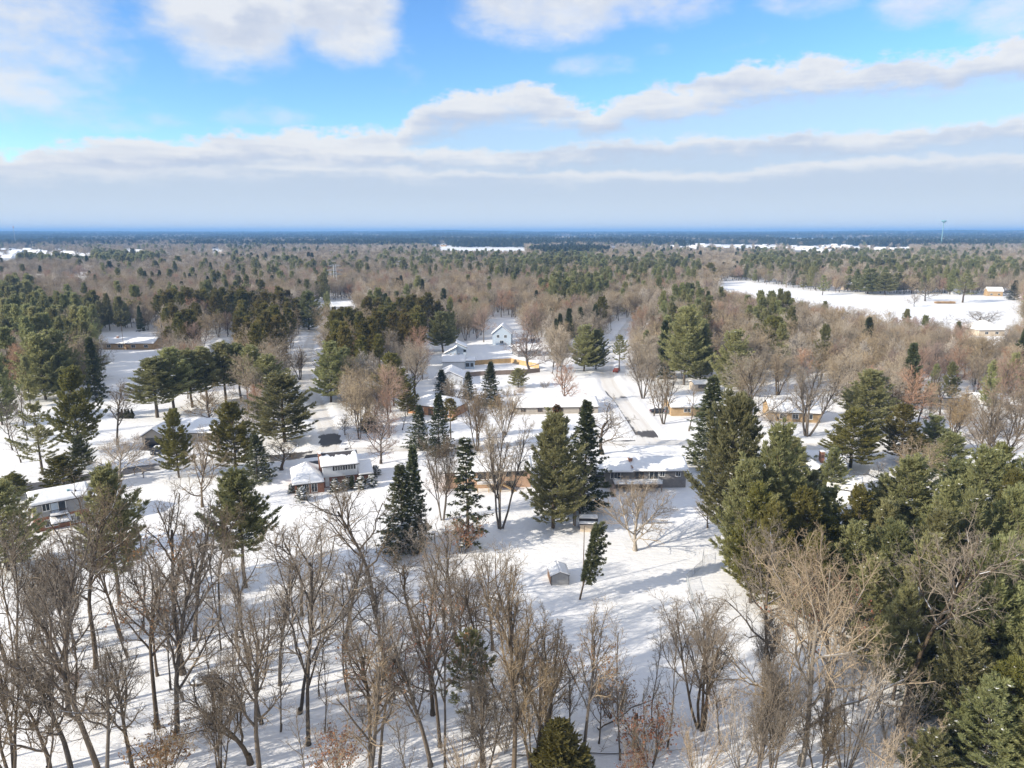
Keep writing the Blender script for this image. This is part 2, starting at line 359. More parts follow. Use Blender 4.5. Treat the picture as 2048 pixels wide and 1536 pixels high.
class MB:
    """collects boxes / polygons / tubes with one material into one mesh object"""
    def __init__(s): s.v = []; s.f = []
    def poly(s, pts):
        b = len(s.v); s.v += [tuple(p) for p in pts]; s.f.append(tuple(range(b, b + len(pts)))); return s
    def box(s, x0, x1, y0, y1, z0, z1):
        b = len(s.v)
        s.v += [(x0, y0, z0), (x1, y0, z0), (x1, y1, z0), (x0, y1, z0), (x0, y0, z1), (x1, y0, z1), (x1, y1, z1), (x0, y1, z1)]
        s.f += [tuple(b + i for i in q) for q in ((0, 3, 2, 1), (4, 5, 6, 7), (0, 1, 5, 4), (1, 2, 6, 5), (2, 3, 7, 6), (3, 0, 4, 7))]
        return s
    def prism(s, pts, vec):
        b = len(s.v); n = len(pts)
        s.v += [tuple(p) for p in pts] + [tuple(p[i] + vec[i] for i in range(3)) for p in pts]
        s.f.append(tuple(b + i for i in range(n))[::-1]); s.f.append(tuple(b + n + i for i in range(n)))
        for i in range(n):
            j = (i + 1) % n; s.f.append((b + i, b + j, b + n + j, b + n + i))
        return s
    def tube(s, p0, p1, r0, r1=None, sides=6):
        V, F4 = tubes([(p0, p1, r0, r0 if r1 is None else r1)], sides); b = len(s.v)
        s.v += [tuple(q) for q in V]; s.f += [tuple(b + int(i) for i in q) for q in F4]
        s.f.append(tuple(b + i for i in range(sides))); s.f.append(tuple(b + sides + i for i in range(sides))); return s
    def lathe(s, prof, c=(0, 0, 0), n=10, axis='z'):
        b = len(s.v)
        for r, h in prof:
            for i in range(n):
                a = i / n * 2 * math.pi; q = (r * math.cos(a), r * math.sin(a), h)
                if axis == 'y': q = (q[0], q[2], q[1])
                if axis == 'x': q = (q[2], q[0], q[1])
                s.v.append(tuple(q[k] + c[k] for k in range(3)))
        for k in range(len(prof) - 1):
            for i in range(n):
                j = (i + 1) % n; s.f.append((b + k * n + i, b + k * n + j, b + (k + 1) * n + j, b + (k + 1) * n + i))
        s.f.append(tuple(b + i for i in range(n))); s.f.append(tuple(b + (len(prof) - 1) * n + i for i in range(n))); return s
    def mesh(s, name, m):
        me = bpy.data.meshes.new(name); me.from_pydata(s.v, [], s.f); me.materials.append(MATS[m])
        bm = bmesh.new(); bm.from_mesh(me); bmesh.ops.recalc_face_normals(bm, faces=bm.faces); bm.to_mesh(me); bm.free()
        return me
    def build(s, name, m, parent=None, loc=None, kind=None): return ob(name, s.mesh(name, m), parent, loc, kind)

# ------------------------------------------------------------------ ground
def _hash(ix, iy):
    n = (ix.astype(np.int64) * 374761393 + iy.astype(np.int64) * 668265263) & 0x7fffffff
    n = ((n ^ (n >> 13)) * 1274126177) & 0x7fffffff
    return ((n ^ (n >> 16)) & 0xffff) / 65535.0
def vnoise(x, y):
    x = np.asarray(x, float); y = np.asarray(y, float); ix = np.floor(x); iy = np.floor(y); fx = x - ix; fy = y - iy
    fx = fx * fx * (3 - 2 * fx); fy = fy * fy * (3 - 2 * fy)
    a = _hash(ix, iy); b = _hash(ix + 1, iy); c = _hash(ix, iy + 1); d = _hash(ix + 1, iy + 1)
    return (a * (1 - fx) + b * fx) * (1 - fy) + (c * (1 - fx) + d * fx) * fy
def G0(px, py, z=0.0):
    x, y, w = ray(px, py); t = (z - CAMH) / w
    return x * t, y * t
def PX(X, Y, Z):
    dz = Z - CAMH; f = Y * math.cos(PITCH) - dz * math.sin(PITCH); u = Y * math.sin(PITCH) + dz * math.cos(PITCH)
    return 1024 + FPX * X / f, 768 - FPX * u / f
def zat(px, py, Y):
    x, y, w = ray(px, py); return CAMH + Y * w / y

ROADS = {
 'left': ([(640, 610), (628, 650), (620, 685), (611, 720), (613, 760), (630, 805), (643, 835), (655, 862), (661, 885), (655, 908)], 3.1),
 'cross': ([(-160, 1040), (-60, 1002), (0, 980), (80, 972), (175, 954), (260, 940), (360, 928), (470, 922), (560, 916), (655, 906), (760, 899), (880, 896), (1020, 893), (1160, 887), (1290, 884), (1400, 887), (1530, 890), (1680, 894), (1900, 898), (2150, 900)], 3.2),
 'right': ([(1262, 640), (1240, 670), (1222, 700), (1214, 735), (1216, 762), (1230, 787), (1252, 815), (1276, 845), (1302, 884)], 3.0),
}
def smooth_line(pts, step=2.0):
    P = np.array([G0(*p) for p in pts]); out = []
    for i in range(len(P) - 1):
        p0 = P[max(i - 1, 0)]; p1 = P[i]; p2 = P[i + 1]; p3 = P[min(i + 2, len(P) - 1)]
        n = max(2, int(np.linalg.norm(p2 - p1) / step))
        for k in range(n):
            t = k / n
            out.append(0.5 * ((2 * p1) + (-p0 + p2) * t + (2 * p0 - 5 * p1 + 4 * p2 - p3) * t * t + (-p0 + 3 * p1 - 3 * p2 + p3) * t ** 3))
    out.append(P[-1]); return np.array(out)
ROADLINE = {k: (smooth_line(p), w) for k, (p, w) in ROADS.items()}
SEGS = np.concatenate([np.concatenate([L[:-1:2][: len(L[2::2])], L[2::2][: len(L[:-1:2])], np.full((min(len(L[:-1:2]), len(L[2::2])), 1), w)], axis=1) for L, w in ROADLINE.values()])
def road_dist(X, Y):
    """distance beyond the road's edge (negative on it)"""
    X = np.asarray(X, float); Y = np.asarray(Y, float); best = np.full(X.shape, 1e9)
    sel = (np.abs(X) < 330) & (Y > 90) & (Y < 620)
    if not sel.any(): return best
    xs = X[sel]; ys = Y[sel]
    if len(xs) < 50:
        ax, ay, bx, by, w = SEGS.T; ex, ey = bx - ax, by - ay
        q = np.clip(((xs[:, None] - ax) * ex + (ys[:, None] - ay) * ey) / (ex * ex + ey * ey + 1e-9), 0, 1)
        best[sel] = (np.hypot(xs[:, None] - ax - q * ex, ys[:, None] - ay - q * ey) - w).min(1); return best
    b = np.full(xs.shape, 1e9)
    for ax, ay, bx, by, w in SEGS:
        ex, ey = bx - ax, by - ay; q = np.clip(((xs - ax) * ex + (ys - ay) * ey) / (ex * ex + ey * ey + 1e-9), 0, 1)
        b = np.minimum(b, np.hypot(xs - ax - q * ex, ys - ay - q * ey) - w)
    best[sel] = b
    return best
def base_h(X, Y):
    X = np.asarray(X, float); Y = np.asarray(Y, float)
    h = (vnoise(X / 23 + 5, Y / 23 + 9) - 0.5) * 0.5 + (vnoise(X / 70, Y / 70) - 0.5) * 0.9
    D = np.hypot(X, Y)
    far = np.clip((D - 3500) / 6500, 0, 1)
    az = np.arctan2(X, Y)
    ridge = 0.55 + 0.45 * np.exp(-((az + 0.09) / 0.09) ** 2) + 0.5 * np.clip((az - 0.35) / 0.2, 0, 1) + 0.15 * np.clip((-az - 0.3) / 0.3, 0, 1)
    h = h + far ** 1.6 * 34 * ridge * (0.75 + 0.5 * vnoise(az * 22 + 40, D / 2600))
    return h
def hz(X, Y):
    X = np.asarray(X, float); Y = np.asarray(Y, float); h = base_h(X, Y)
    d = road_dist(X, Y)
    carve = np.clip((0.3 - d) / 0.9, 0, 1); carve = carve * carve * (3 - 2 * carve)
    bank = np.exp(-((d - 1.3) / 0.75) ** 2) * (0.28 + 0.34 * vnoise(X / 4.2, Y / 4.2))
    return h * 1.0 - carve * 0.22 + bank
def h1(x, y): return float(hz(np.array([x]), np.array([y]))[0])
def GP(px, py):
    x, y = G0(px, py); 
    for _ in range(2): x, y = G0(px, py, h1(x, y))
    return x, y, h1(x, y)

def build_ground():
    def seq(parts):
        out = []
        for a, b, s in parts: out += list(np.arange(a, b, s))
        return np.array(out)
    xp = seq([(0, 112, 1.3), (112, 300, 6), (300, 1000, 30)]); g = [1000.0]
    while g[-1] < 17000: g.append(g[-1] * 1.13)
    xp = np.concatenate([xp, g]); xs = np.concatenate([-xp[:0:-1], xp])
    ys = np.concatenate([-np.array([5000, 3000, 1800, 1000, 500, 250, 120, 60, 20]), seq([(0, 52, 6), (52, 330, 1.3), (330, 900, 8), (900, 3000, 50), (3000, 17000, 220)])])
    X, Y = np.meshgrid(xs, ys); Z = hz(X.ravel(), Y.ravel())
    V = np.stack([X.ravel(), Y.ravel(), Z], axis=1); nx, ny = len(xs), len(ys)
    i = np.arange(nx - 1)[None, :]; j = np.arange(ny - 1)[:, None]; b = j * nx + i
    F4 = np.stack([b, b + 1, b + nx + 1, b + nx], axis=2).reshape(-1, 4)
    o = ob('ground', mesh_np('ground', V, [F4], 'snow', smooth=True), kind='structure')
    return o
build_ground()

def ribbon(name, L, w, barefn, z=0.03):
    n = len(L); T = np.gradient(L, axis=0); T /= np.linalg.norm(T, axis=1, keepdims=True) + 1e-9; Nn = np.stack([-T[:, 1], T[:, 0]], axis=1)
    us = np.linspace(-1, 1, 7); V = []; UV = []; B = []
    dist = np.concatenate([[0], np.cumsum(np.linalg.norm(np.diff(L, axis=0), axis=1))])
    for k, u in enumerate(us):
        p = L + Nn * (u * (w + 0.55)); V.append(np.stack([p[:, 0], p[:, 1], base_h(p[:, 0], p[:, 1]) - 0.19 + z], axis=1))
        UV.append(np.stack([np.full(n, (u + 1) / 2), dist], axis=1)); B.append(np.array([barefn(q[0], q[1], u) for q in p]))
    m = len(us); V = np.concatenate(V); UV = np.concatenate(UV); B = np.concatenate(B)
    F4 = np.array([(k * n + i, k * n + i + 1, (k + 1) * n + i + 1, (k + 1) * n + i) for k in range(m - 1) for i in range(n - 1)])[:, ::-1]
    me = mesh_np(name, V, [F4], 'street_surface', smooth=True)
    ul = me.uv_layers.new(name='UVMap'); li = np.zeros(len(me.loops), np.int32); me.loops.foreach_get('vertex_index', li)
    ul.data.foreach_set('uv', UV[li].astype(np.float32).ravel())
    a = me.attributes.new('bare', 'FLOAT', 'POINT'); a.data.foreach_set('value', B.astype(np.float32))
    return ob(name, me, kind='structure')
def near(x, y, px, py, r):
    gx, gy = G0(px, py); return max(0.0, 1 - math.hypot(x - gx, y - gy) / r)
def bare_cross(x, y, u):
    px, py = PX(x, y, 0)
    b = 0.28
    if px < 330: b = 1.25 if px < 255 else 1.25 - (px - 255) / 78
    b = max(b, 1.05 * near(x, y, 655, 898, 9), 1.0 * near(x, y, 575, 910, 9), 0.85 * near(x, y, 1300, 876, 7), .7 * near(x, y, 1255, 884, 9) if u > 0 else 0)
    return b
def bare_left(x, y, u): return max(0.22, 1.15 * near(x, y, 661, 880, 9))
def bare_right(x, y, u):
    b = 0.18 + (0.42 if u < -0.6 else 0) * (1 if 780 < PX(x, y, 0)[1] < 870 else 0)
    return max(b, .9 * near(x, y, 1246, 795, 4), 1.1 * near(x, y, 1300, 868, 6))
ribbon('cross_street', *ROADLINE['cross'], bare_cross)
ribbon('street', *ROADLINE['left'], bare_left, 0.045)
ribbon('street', *ROADLINE['right'], bare_right, 0.05)

# ------------------------------------------------------------------ tree forms
def vnorm(d):
    l = math.sqrt(d[0] ** 2 + d[1] ** 2 + d[2] ** 2) or 1.0
    return (d[0] / l, d[1] / l, d[2] / l)
def perp(rng, d, a):
    ref = (0, 0, 1) if abs(d[2]) < 0.9 else (1, 0, 0)
    u = vnorm((d[1] * ref[2] - d[2] * ref[1], d[2] * ref[0] - d[0] * ref[2], d[0] * ref[1] - d[1] * ref[0]))
    v = (d[1] * u[2] - d[2] * u[1], d[2] * u[0] - d[0] * u[2], d[0] * u[1] - d[1] * u[0])
    return tuple(u[i] * math.cos(a) + v[i] * math.sin(a) for i in range(3))

def bare_tree(seed, H=18.0, r=0.24, stems=1, tilt=0.0, kids=(12, 8, 6, 5), ratio=(0.42, 0.45, 0.45, 0.5), ang=(42, 42, 45, 45), start=0.32, trop=(0.02, 0.10, 0.06, 0.03),
              wob=(0.05, 0.10, 0.16, 0.22), nseg=(9, 5, 3, 2, 1), levels=4, twig_r=0.015, trunk_len=0.92, crook=0.0):
    rng = random.Random(seed); out = {k: [] for k in range(6)}; tips = []
    def grow(p, d, L, r, lev, R=None):
        n = nseg[min(lev, len(nseg) - 1)]; st = L / n; pts = [(p, d, r)]
        wb = wob[min(lev, 3)]; tr = trop[min(lev, 3)]
        for i in range(n):
            d = vnorm((d[0] + rng.gauss(0, wb), d[1] + rng.gauss(0, wb), d[2] + rng.gauss(0, wb * 0.6) + tr))
            q = (p[0] + d[0] * st, p[1] + d[1] * st, p[2] + d[2] * st)
            r2 = max(r * (1 - 0.78 / n) if lev == 0 else r * (1 - 0.72 / n), twig_r * 0.6)
            out[lev].append((p, q, r, r2)); p, r = q, r2; pts.append((p, d, r))
        if lev >= levels: tips.append((p, d)); return
        k = kids[lev]; s0 = start if lev == 0 else 0.18; a0 = rng.random() * 6.28
        for j in range(k):
            t = s0 + (1 - s0) * (j + rng.random() * 0.9) / k
            f = t * n; i = min(int(f), n - 1); f -= i
            pa, pb = pts[i], pts[i + 1]
            q = tuple(pa[0][m] * (1 - f) + pb[0][m] * f for m in range(3)); dd = pb[1]; rr = pa[2] * (1 - f) + pb[2] * f
            a = a0 + j * 2.4 + rng.uniform(-.4, .4); an = math.radians(ang[lev] * rng.uniform(.65, 1.3))
            if lev == 0: an *= (1.25 - 0.6 * t)
            pv = perp(rng, dd, a); nd = vnorm(tuple(dd[m] * math.cos(an) + pv[m] * math.sin(an) for m in range(3)))
            nl = L * ratio[lev] * rng.uniform(.7, 1.25) * (1.25 - 0.65 * t if lev == 0 else 1.15 - 0.5 * t)
            grow(q, nd, nl, max(min(rr * 0.68, r0s * 0.60 ** lev), twig_r), lev + 1)
    for s in range(stems):
        a = s / stems * 6.283 + rng.uniform(-.4, .4); tl = tilt * rng.uniform(.5, 1.2) if stems > 1 else tilt
        r0s = r / math.sqrt(stems) * (1 if stems == 1 else 1.15); d = vnorm((math.cos(a) * tl, math.sin(a) * tl, 1))
        off = 0.25 if stems > 1 else 0
        p0 = (math.cos(a) * off, math.sin(a) * off, -0.3)
        grow(p0, d, H * trunk_len * (rng.uniform(.8, 1.0) if stems > 1 else 1), r0s, 0)
    # root flare
    if stems == 1: out[0].append(((0, 0, -0.3), (0, 0, 0.9), r * 1.5, r * 0.98))
    return out, tips

def fit_h(segs_dict, H):
    top = max(s[1][2] for k in segs_dict.values() for s in k) if any(segs_dict.values()) else 1
    k = H / top
    return {l: [(tuple(c * k for c in a), tuple(c * k for c in b), r0, r1) for a, b, r0, r1 in v] for l, v in segs_dict.items()}, k
def scale_tips(tips, k): return [(tuple(c * k for c in p), d) for p, d in tips]

def leaf_quads(rng, pts, size, droop=0.3):
    P = np.array(pts); n = len(P); d = rng.normal(size=(n, 3)); d[:, 2] -= droop; d /= np.linalg.norm(d, axis=1, keepdims=True)
    s = np.cross(d, rng.normal(size=(n, 3))); s /= np.linalg.norm(s, axis=1, keepdims=True) + 1e-9
    L = size * rng.uniform(.6, 1.4, (n, 1)); w = L * 0.38
    V = np.stack([P, P + d * L * .55 + s * w, P + d * L, P + d * L * .55 - s * w], axis=1).reshape(-1, 3)
    return V, (np.arange(n)[:, None] * 4 + np.arange(4))
def tufts(rng, P, D, k, L, w, spread, upbias=0.0):
    n = len(P); P = np.repeat(P, k, 0); D = np.repeat(D, k, 0)
    d = D + rng.normal(size=(n * k, 3)) * spread; d[:, 2] += upbias; d /= np.linalg.norm(d, axis=1, keepdims=True)
    s = np.cross(d, rng.normal(size=(n * k, 3))); s /= np.linalg.norm(s, axis=1, keepdims=True) + 1e-9
    LL = L * rng.uniform(.6, 1.35, (n * k, 1)); ww = w * rng.uniform(.6, 1.4, (n * k, 1)); P = P + rng.normal(size=(n * k, 3)) * 0.06
    V = np.stack([P - d * LL * .12, P + d * LL * .4 + s * ww, P + d * LL, P + d * LL * .4 - s * ww], axis=1).reshape(-1, 3)
    return V, (np.arange(n * k)[:, None] * 4 + np.arange(4))
def snow_pads(rng, P, size):
    n = len(P); a = np.arange(6) / 6 * 2 * np.pi; R = size * rng.uniform(.5, 1.3, (n, 1)) * rng.uniform(.7, 1.3, (n, 6))
    ring = np.stack([np.cos(a)[None] * R, np.sin(a)[None] * R, rng.uniform(-.12, .04, (n, 6)) * size], axis=2) + P[:, None, :]
    top = P + np.array([0, 0, 1.0]) * size * 0.38
    V = np.concatenate([ring, top[:, None]], axis=1).reshape(-1, 3)
    b = np.arange(n)[:, None, None] * 7; i = np.arange(6)
    F = (b + np.stack([i, (i + 1) % 6, np.full(6, 6)], axis=1)[None]).reshape(-1, 3)
    return V, F

def conifer(seed, H=18, zb=2.0, R=4.0, prof=lambda t: (1 - t) ** .8, whorl=0.55, per=5, e0=10, e1=50, curl=0.25, droop=0.0, step=0.33, k=7, L=0.45, w=0.075, spread=0.55, upb=0.25,
            lateral=0.34, r=0.22, gap=0.0, lean=(0, 0), side=None, snow=0.04, snow_size=0.22, wobble=0.04):
    rng = np.random.default_rng(seed); pr = random.Random(seed)
    trunk = []; n = 10; p = (0, 0, -0.3); pts = [p]; dx, dy = 0, 0
    for i in range(n):
        dx += pr.gauss(0, wobble); dy += pr.gauss(0, wobble); z = H * 0.97 * (i + 1) / n
        q = (dx + lean[0] * (i + 1) / n, dy + lean[1] * (i + 1) / n, z); trunk.append((p, q, r * (1 - .9 * i / n), r * (1 - .9 * (i + 1) / n))); p = q; pts.append(q)
    def axis(z):
        f = max(min(z / (H * .97) * n, n - 1e-3), 0); i = int(f); f -= i
        return tuple(pts[i][m] * (1 - f) + pts[i + 1][m] * f for m in range(3))
    wood = []; TP = []; TD = []; z = zb; lastR = None
    bulge = [pr.uniform(.75, 1.2) for _ in range(9)]
    while z < H * 0.985:
        t = (z - zb) / (H - zb); a0 = pr.random() * 6.28
        if pr.random() > gap:
            for b in range(per):
                a = a0 + b / per * 6.283 + pr.uniform(-.35, .35)
                RR = R * prof(t) * pr.uniform(.68, 1.18) * bulge[int((a % 6.283) / 6.284 * 9)]
                if side is not None: RR *= max(0.15, 0.55 + 0.65 * math.cos(a - side))
                if RR < 0.22: continue
                e = math.radians(e0 + (e1 - e0) * t + pr.uniform(-9, 9)); q = axis(z + pr.uniform(-.2, .2)); ns = 4; st = RR / ns
                d = (math.cos(a) * math.cos(e), math.sin(a) * math.cos(e), math.sin(e)); br = 0.018 + 0.012 * RR
                for s in range(ns):
                    d = vnorm((d[0] + pr.gauss(0, .05), d[1] + pr.gauss(0, .05), d[2] + (curl if s >= 1 else -droop)))
                    q2 = tuple(q[m] + d[m] * st for m in range(3)); wood.append((q, q2, br * (1 - s / ns * .7), br * (1 - (s + 1) / ns * .7)))
                    lo = 0.35 if s == 0 else 0
                    if s > 0 or RR < 1.2:
                        m_ = max(1, int(st * (1 - lo) / step))
                        for j in range(m_):
                            f = lo + (1 - lo) * (j + pr.random()) / m_; c = tuple(q[m] * (1 - f) + q2[m] * f for m in range(3)); fr = (s + f) / ns
                            lat = lateral * RR * (1.05 - fr) * pr.uniform(.4, 1.0)
                            for sg in (-1, 0, 1):
                                if sg == 0:
                                    TP.append(c); TD.append(d); continue
                                sx, sy = -math.sin(a) * sg, math.cos(a) * sg
                                nl = max(1, int(lat / step + .5))
                                for u in range(nl):
                                    g = (u + .8) / nl * lat
                                    TP.append((c[0] + sx * g + d[0] * g * .5, c[1] + sy * g + d[1] * g * .5, c[2] + g * (curl * .6 - droop * .8)))
                                    TD.append(vnorm((sx * .7 + d[0], sy * .7 + d[1], d[2])))
                    q = q2
                TP.append(q); TD.append(d)
        z += whorl * pr.uniform(.7, 1.3) * (1.0 if t < .8 else .7)
    top = pts[-1]
    for u in range(6): TP.append((top[0] + pr.gauss(0, .12), top[1] + pr.gauss(0, .12), top[2] - u * .22)); TD.append((0, 0, 1))
    TP = np.array(TP); TD = np.array(TD); V, Fq = tufts(rng, TP, TD, k, L, w, spread, upb)
    ns = int(len(TP) * snow); sn = None
    if ns > 3:
        idx = rng.choice(len(TP), ns, replace=False); sn = snow_pads(rng, TP[idx] + np.array([0, 0, L * .25]), snow_size)
    return trunk, wood, (V, Fq), sn

FORMS = {}      # kind -> list of dict(H, R, parts=[(name, mesh)])
def reg(kind, H, R, parts): FORMS.setdefault(kind, []).append(dict(H=H, R=R, parts=parts))
def radius_of(V):
    return float(np.percentile(np.hypot(V[:, 0], V[:, 1]), 95))
def reg_bare(kind, name, bark, twig, seed, H, leaf=0, sides=(6, 5, 4, 3, 3), tl=2, **kw):
    o, tips = bare_tree(seed, H=H, **kw); o, k = fit_h(o, H); tips = scale_tips(tips, k)
    ch = [(*tubes(o[l], sides[l]), 0) for l in range(tl) if o[l]]; V, F, mi = join_np(ch)
    parts = [('trunk', mesh_np(name + '_trunk', V, F, bark, smooth=True))]
    ch = [(*tubes(o[l], sides[min(l, 4)]), 0) for l in range(tl, 6) if o[l]]; V, F, mi = join_np(ch)
    parts.append(('crown', mesh_np(name + '_crown', V, F, twig)))
    if leaf:
        rng = np.random.default_rng(seed); low = [t for t in tips if t[0][2] < H * .75]; c = np.array([t[0] for t in low])
        pick = rng.choice(len(c), min(leaf, len(c)), replace=False); P = np.repeat(c[pick], 3, 0) + rng.normal(size=(len(pick) * 3, 3)) * .14
        parts.append(('leaves', mesh_np(name + '_leaves', *(lambda a: (a[0], [a[1]]))(leaf_quads(rng, P, 0.22)), 'dead_leaf')))
    reg(kind, H, radius_of(V), parts)
for i in range(6):
    crooked = i in (1, 3, 4)
    reg_bare('oak', 'tall_tree', 'bark', 'twig_near', 100 + i, 21, r=.33, kids=(12, 7, 6, 4) if not crooked else (10, 7, 6, 5), ratio=(.44, .46, .46, .55) if not crooked else (.52, .50, .48, .5), twig_r=.014, start=0.28 + .04 * i, ang=(38, 44, 48, 50) if not crooked else (50, 50, 52, 52),
             wob=(.05, .12, .2, .26) if not crooked else (.09, .2, .28, .3), trop=(.02, .09, .05, .02) if not crooked else (.02, .06, .02, .01), nseg=(9, 6, 4, 2, 1), leaf=(170 if i in (3, 5) else 0))
for i in range(3):
    reg_bare('vase', 'forked_tree', 'bark', 'twig' if i != 1 else 'twig_near', 120 + i, 17, stems=4 + i, tilt=0.24, r=0.32, kids=(9, 7, 6, 5), ratio=(.40, .46, .46, .5), start=.30, ang=(30, 36, 42, 45), trunk_len=.9)
for i in range(3):
    reg_bare('maple', 'round_tree', 'bark', 'twig_red' if i == 1 else 'twig', 140 + i, 11, r=0.2, kids=(14, 7, 6, 5), ratio=(.62, .48, .45, .45), start=.22, ang=(58, 45, 45, 45), trop=(.02, .13, .08, .04), trunk_len=.72, nseg=(7, 6, 3, 2, 1), wob=(.07, .13, .18, .22))
reg_bare('spread', 'spreading_tree', 'bark_pale', 'twig_tan', 150, 12, r=.25, stems=1, kids=(12, 8, 6, 5), ratio=(.85, .5, .48, .5), start=.16, ang=(46, 40, 42, 45), trop=(.02, .05, .05, .03), trunk_len=.62, nseg=(7, 7, 4, 2, 1))
reg_bare('spread', 'spreading_tree', 'bark_pale', 'twig_tan', 151, 19, r=.34, stems=1, kids=(12, 8, 7, 6), ratio=(.75, .5, .48, .5), start=.28, ang=(56, 44, 44, 46), trop=(.02, .06, .05, .03), trunk_len=.7, nseg=(8, 7, 4, 2, 1), wob=(.06, .16, .2, .24))
for i in range(2):
    reg_bare('gnarl', 'gnarled_tree', 'bark', 'twig_near', 160 + i, 11, r=.26, kids=(7, 7, 6, 5), ratio=(.85, .52, .48, .45), start=.30, ang=(52, 48, 50, 50), trop=(.02, .07, .05, .03), trunk_len=.62, nseg=(7, 8, 5, 3, 1), wob=(.10, .24, .28, .28))
for i in range(2):
    reg_bare('sapling', 'thin_tree', 'bark', 'twig_near', 170 + i, 11, r=.085, kids=(12, 5, 4), ratio=(.26, .42, .45), start=.28, ang=(42, 42, 42), levels=3, tl=1, trop=(.03, .12, .05, .03))
for i in range(3):
    reg_bare('thicket', 'thicket', 'bark_pale' if i == 1 else 'bark', 'twig_tan' if i != 2 else 'twig', 180 + i, 8, stems=9, tilt=.55, r=.16, kids=(8, 5, 4), ratio=(.36, .42, .45), start=.15, ang=(28, 36, 40), levels=3, tl=1, trop=(.05, .08, .05, .03), leaf=(320 if i == 2 else 0), trunk_len=.9, wob=(.07, .12, .18, .2))
reg_bare('bush', 'bush', 'bark', 'twig_red', 190, 2.2, stems=10, tilt=.8, r=.07, kids=(8, 6, 4), ratio=(.4, .45, .45), start=.1, ang=(35, 38, 40), levels=3, tl=1, nseg=(5, 3, 2, 1), twig_r=.008)
reg_bare('bush', 'bush', 'bark', 'twig', 191, 2.6, stems=9, tilt=.7, r=.07, kids=(9, 6, 4), ratio=(.4, .45, .45), start=.1, ang=(35, 38, 40), levels=3, tl=1, nseg=(5, 3, 2, 1), twig_r=.008)

def reg_con(kind, name, needles, seed, **kw):
    sn_part = kw.pop('snow_name', 'snow'); needle2 = kw.pop('needle2', None)
    tr, wd, (V, Fq), sn = conifer(seed, **kw)
    a = join_np([(*tubes(tr, 6), 0), (*tubes(wd, 3), 0)])
    parts = [('trunk', mesh_np(name + '_trunk', a[0], a[1], 'bark', smooth=True))]
    if needle2:
        zc = V[Fq].mean(1)[:, 2]; rs = np.random.default_rng(seed).random(len(zc)); mid = ((zc > kw['H'] * .78) & (rs < .55)).astype(int)
        parts.append(('crown', mesh_np(name + '_crown', V, [Fq], [needles, needle2], mid)))
    else: parts.append(('crown', mesh_np(name + '_crown', V, [Fq], needles)))
    if sn: parts.append(('snow', mesh_np(name + '_snow', sn[0], [sn[1]], 'roof_snow')))
    reg(kind, kw['H'], radius_of(V), parts)
WP = dict(prof=lambda t: min(1, .62 + t * 1.7) * (1 - t) ** .46 + .06, e0=8, e1=60, curl=.24, whorl=.56, per=6, step=.38, k=9, L=.52, w=.06, spread=.40, upb=.42, gap=.13)
for i in range(4):
    reg_con('wpine', 'white_pine', 'needles_white_pine' if i != 2 else 'needles_olive', 300 + i, H=17, zb=1.2 + .6 * i, R=5.0, snow=.012, snow_size=.2, **WP)
for i in range(2):
    reg_con('openpine', 'open_pine', 'needles_white_pine', 310 + i, H=18, zb=4.2, R=4.4, **{**WP, 'gap': .22, 'whorl': .95, 'per': 4}, snow=.03, snow_size=.24)
for i in range(3):
    reg_con('spruce', 'spruce', 'needles_spruce', 320 + i, H=17, zb=.9, R=3.1, prof=lambda t: (1 - t) ** .85 + .02, e0=-8, e1=28, curl=.07, droop=.10, whorl=.42, per=6, step=.36, k=6, L=.36, w=.075, spread=.5, upb=-.05, lateral=.30,
            snow=.05 if i != 1 else .09, snow_size=.21, needle2='needles_rust' if i == 2 else None)
for i in range(3):
    reg_con('rpine', 'tall_pine', 'needles_red_pine', 330 + i, H=17, zb=8.0 - i, R=3.3, prof=lambda t: min(1, .5 + t * 2) * (1 - t) ** .45 + .08, e0=5, e1=45, curl=.18, whorl=.6, per=5, step=.42, k=8, L=.48, w=.07, spread=.6, upb=.3, gap=.08, snow=.006)
for i in range(2):
    reg_con('standpine', 'row_pine', 'needles_white_pine', 390 + i, H=18, zb=5.0 + i, R=4.2, **{**WP, 'gap': .04}, snow=.02, snow_size=.2)
reg_con('sparse', 'thin_spruce', 'needles_spruce', 340, H=17, zb=2.5, R=2.4, prof=lambda t: (1 - t) ** .7 * .9 + .05, e0=-14, e1=20, curl=.05, droop=.16, whorl=.8, per=4, step=.4, k=6, L=.42, w=.07, spread=.5, upb=-.35, lateral=.22, snow=.12, gap=.1)
for i in range(2):
    reg_con('dome', 'round_pine', 'needles_olive' if i == 0 else 'needles_white_pine', 350 + i, H=12, zb=1.6, R=3.6, prof=lambda t: math.sqrt(max(0, 1 - (1.7 * t - .62) ** 2)) if t < .95 else .2, e0=2, e1=70, curl=.16, whorl=.5, per=6, step=.38, k=8, L=.44, w=.07, spread=.55, upb=.4, snow=.01)
reg_con('leaning', 'leaning_pine', 'needles_spruce', 360, H=12.5, zb=3.2, R=2.6, prof=lambda t: .55 + .45 * math.sin(t * 3.0 + .2), e0=-5, e1=40, curl=.10, whorl=.42, per=6, step=.34, k=7, L=.40, w=.075, spread=.65, upb=.1, lean=(1.6, .3), side=0.0, snow=.03, snow_size=.2, r=.17)
for i in range(2):
    reg_con('juniper', 'juniper', 'needles_olive' if i == 0 else 'needles_spruce', 370 + i, H=4.2, zb=.15, R=1.15, prof=lambda t: (1 - t) ** .5, e0=40, e1=75, curl=.2, whorl=.2, per=7, step=.24, k=9, L=.26, w=.045, spread=.45, upb=.4, r=.07, snow=.03, snow_size=.12)
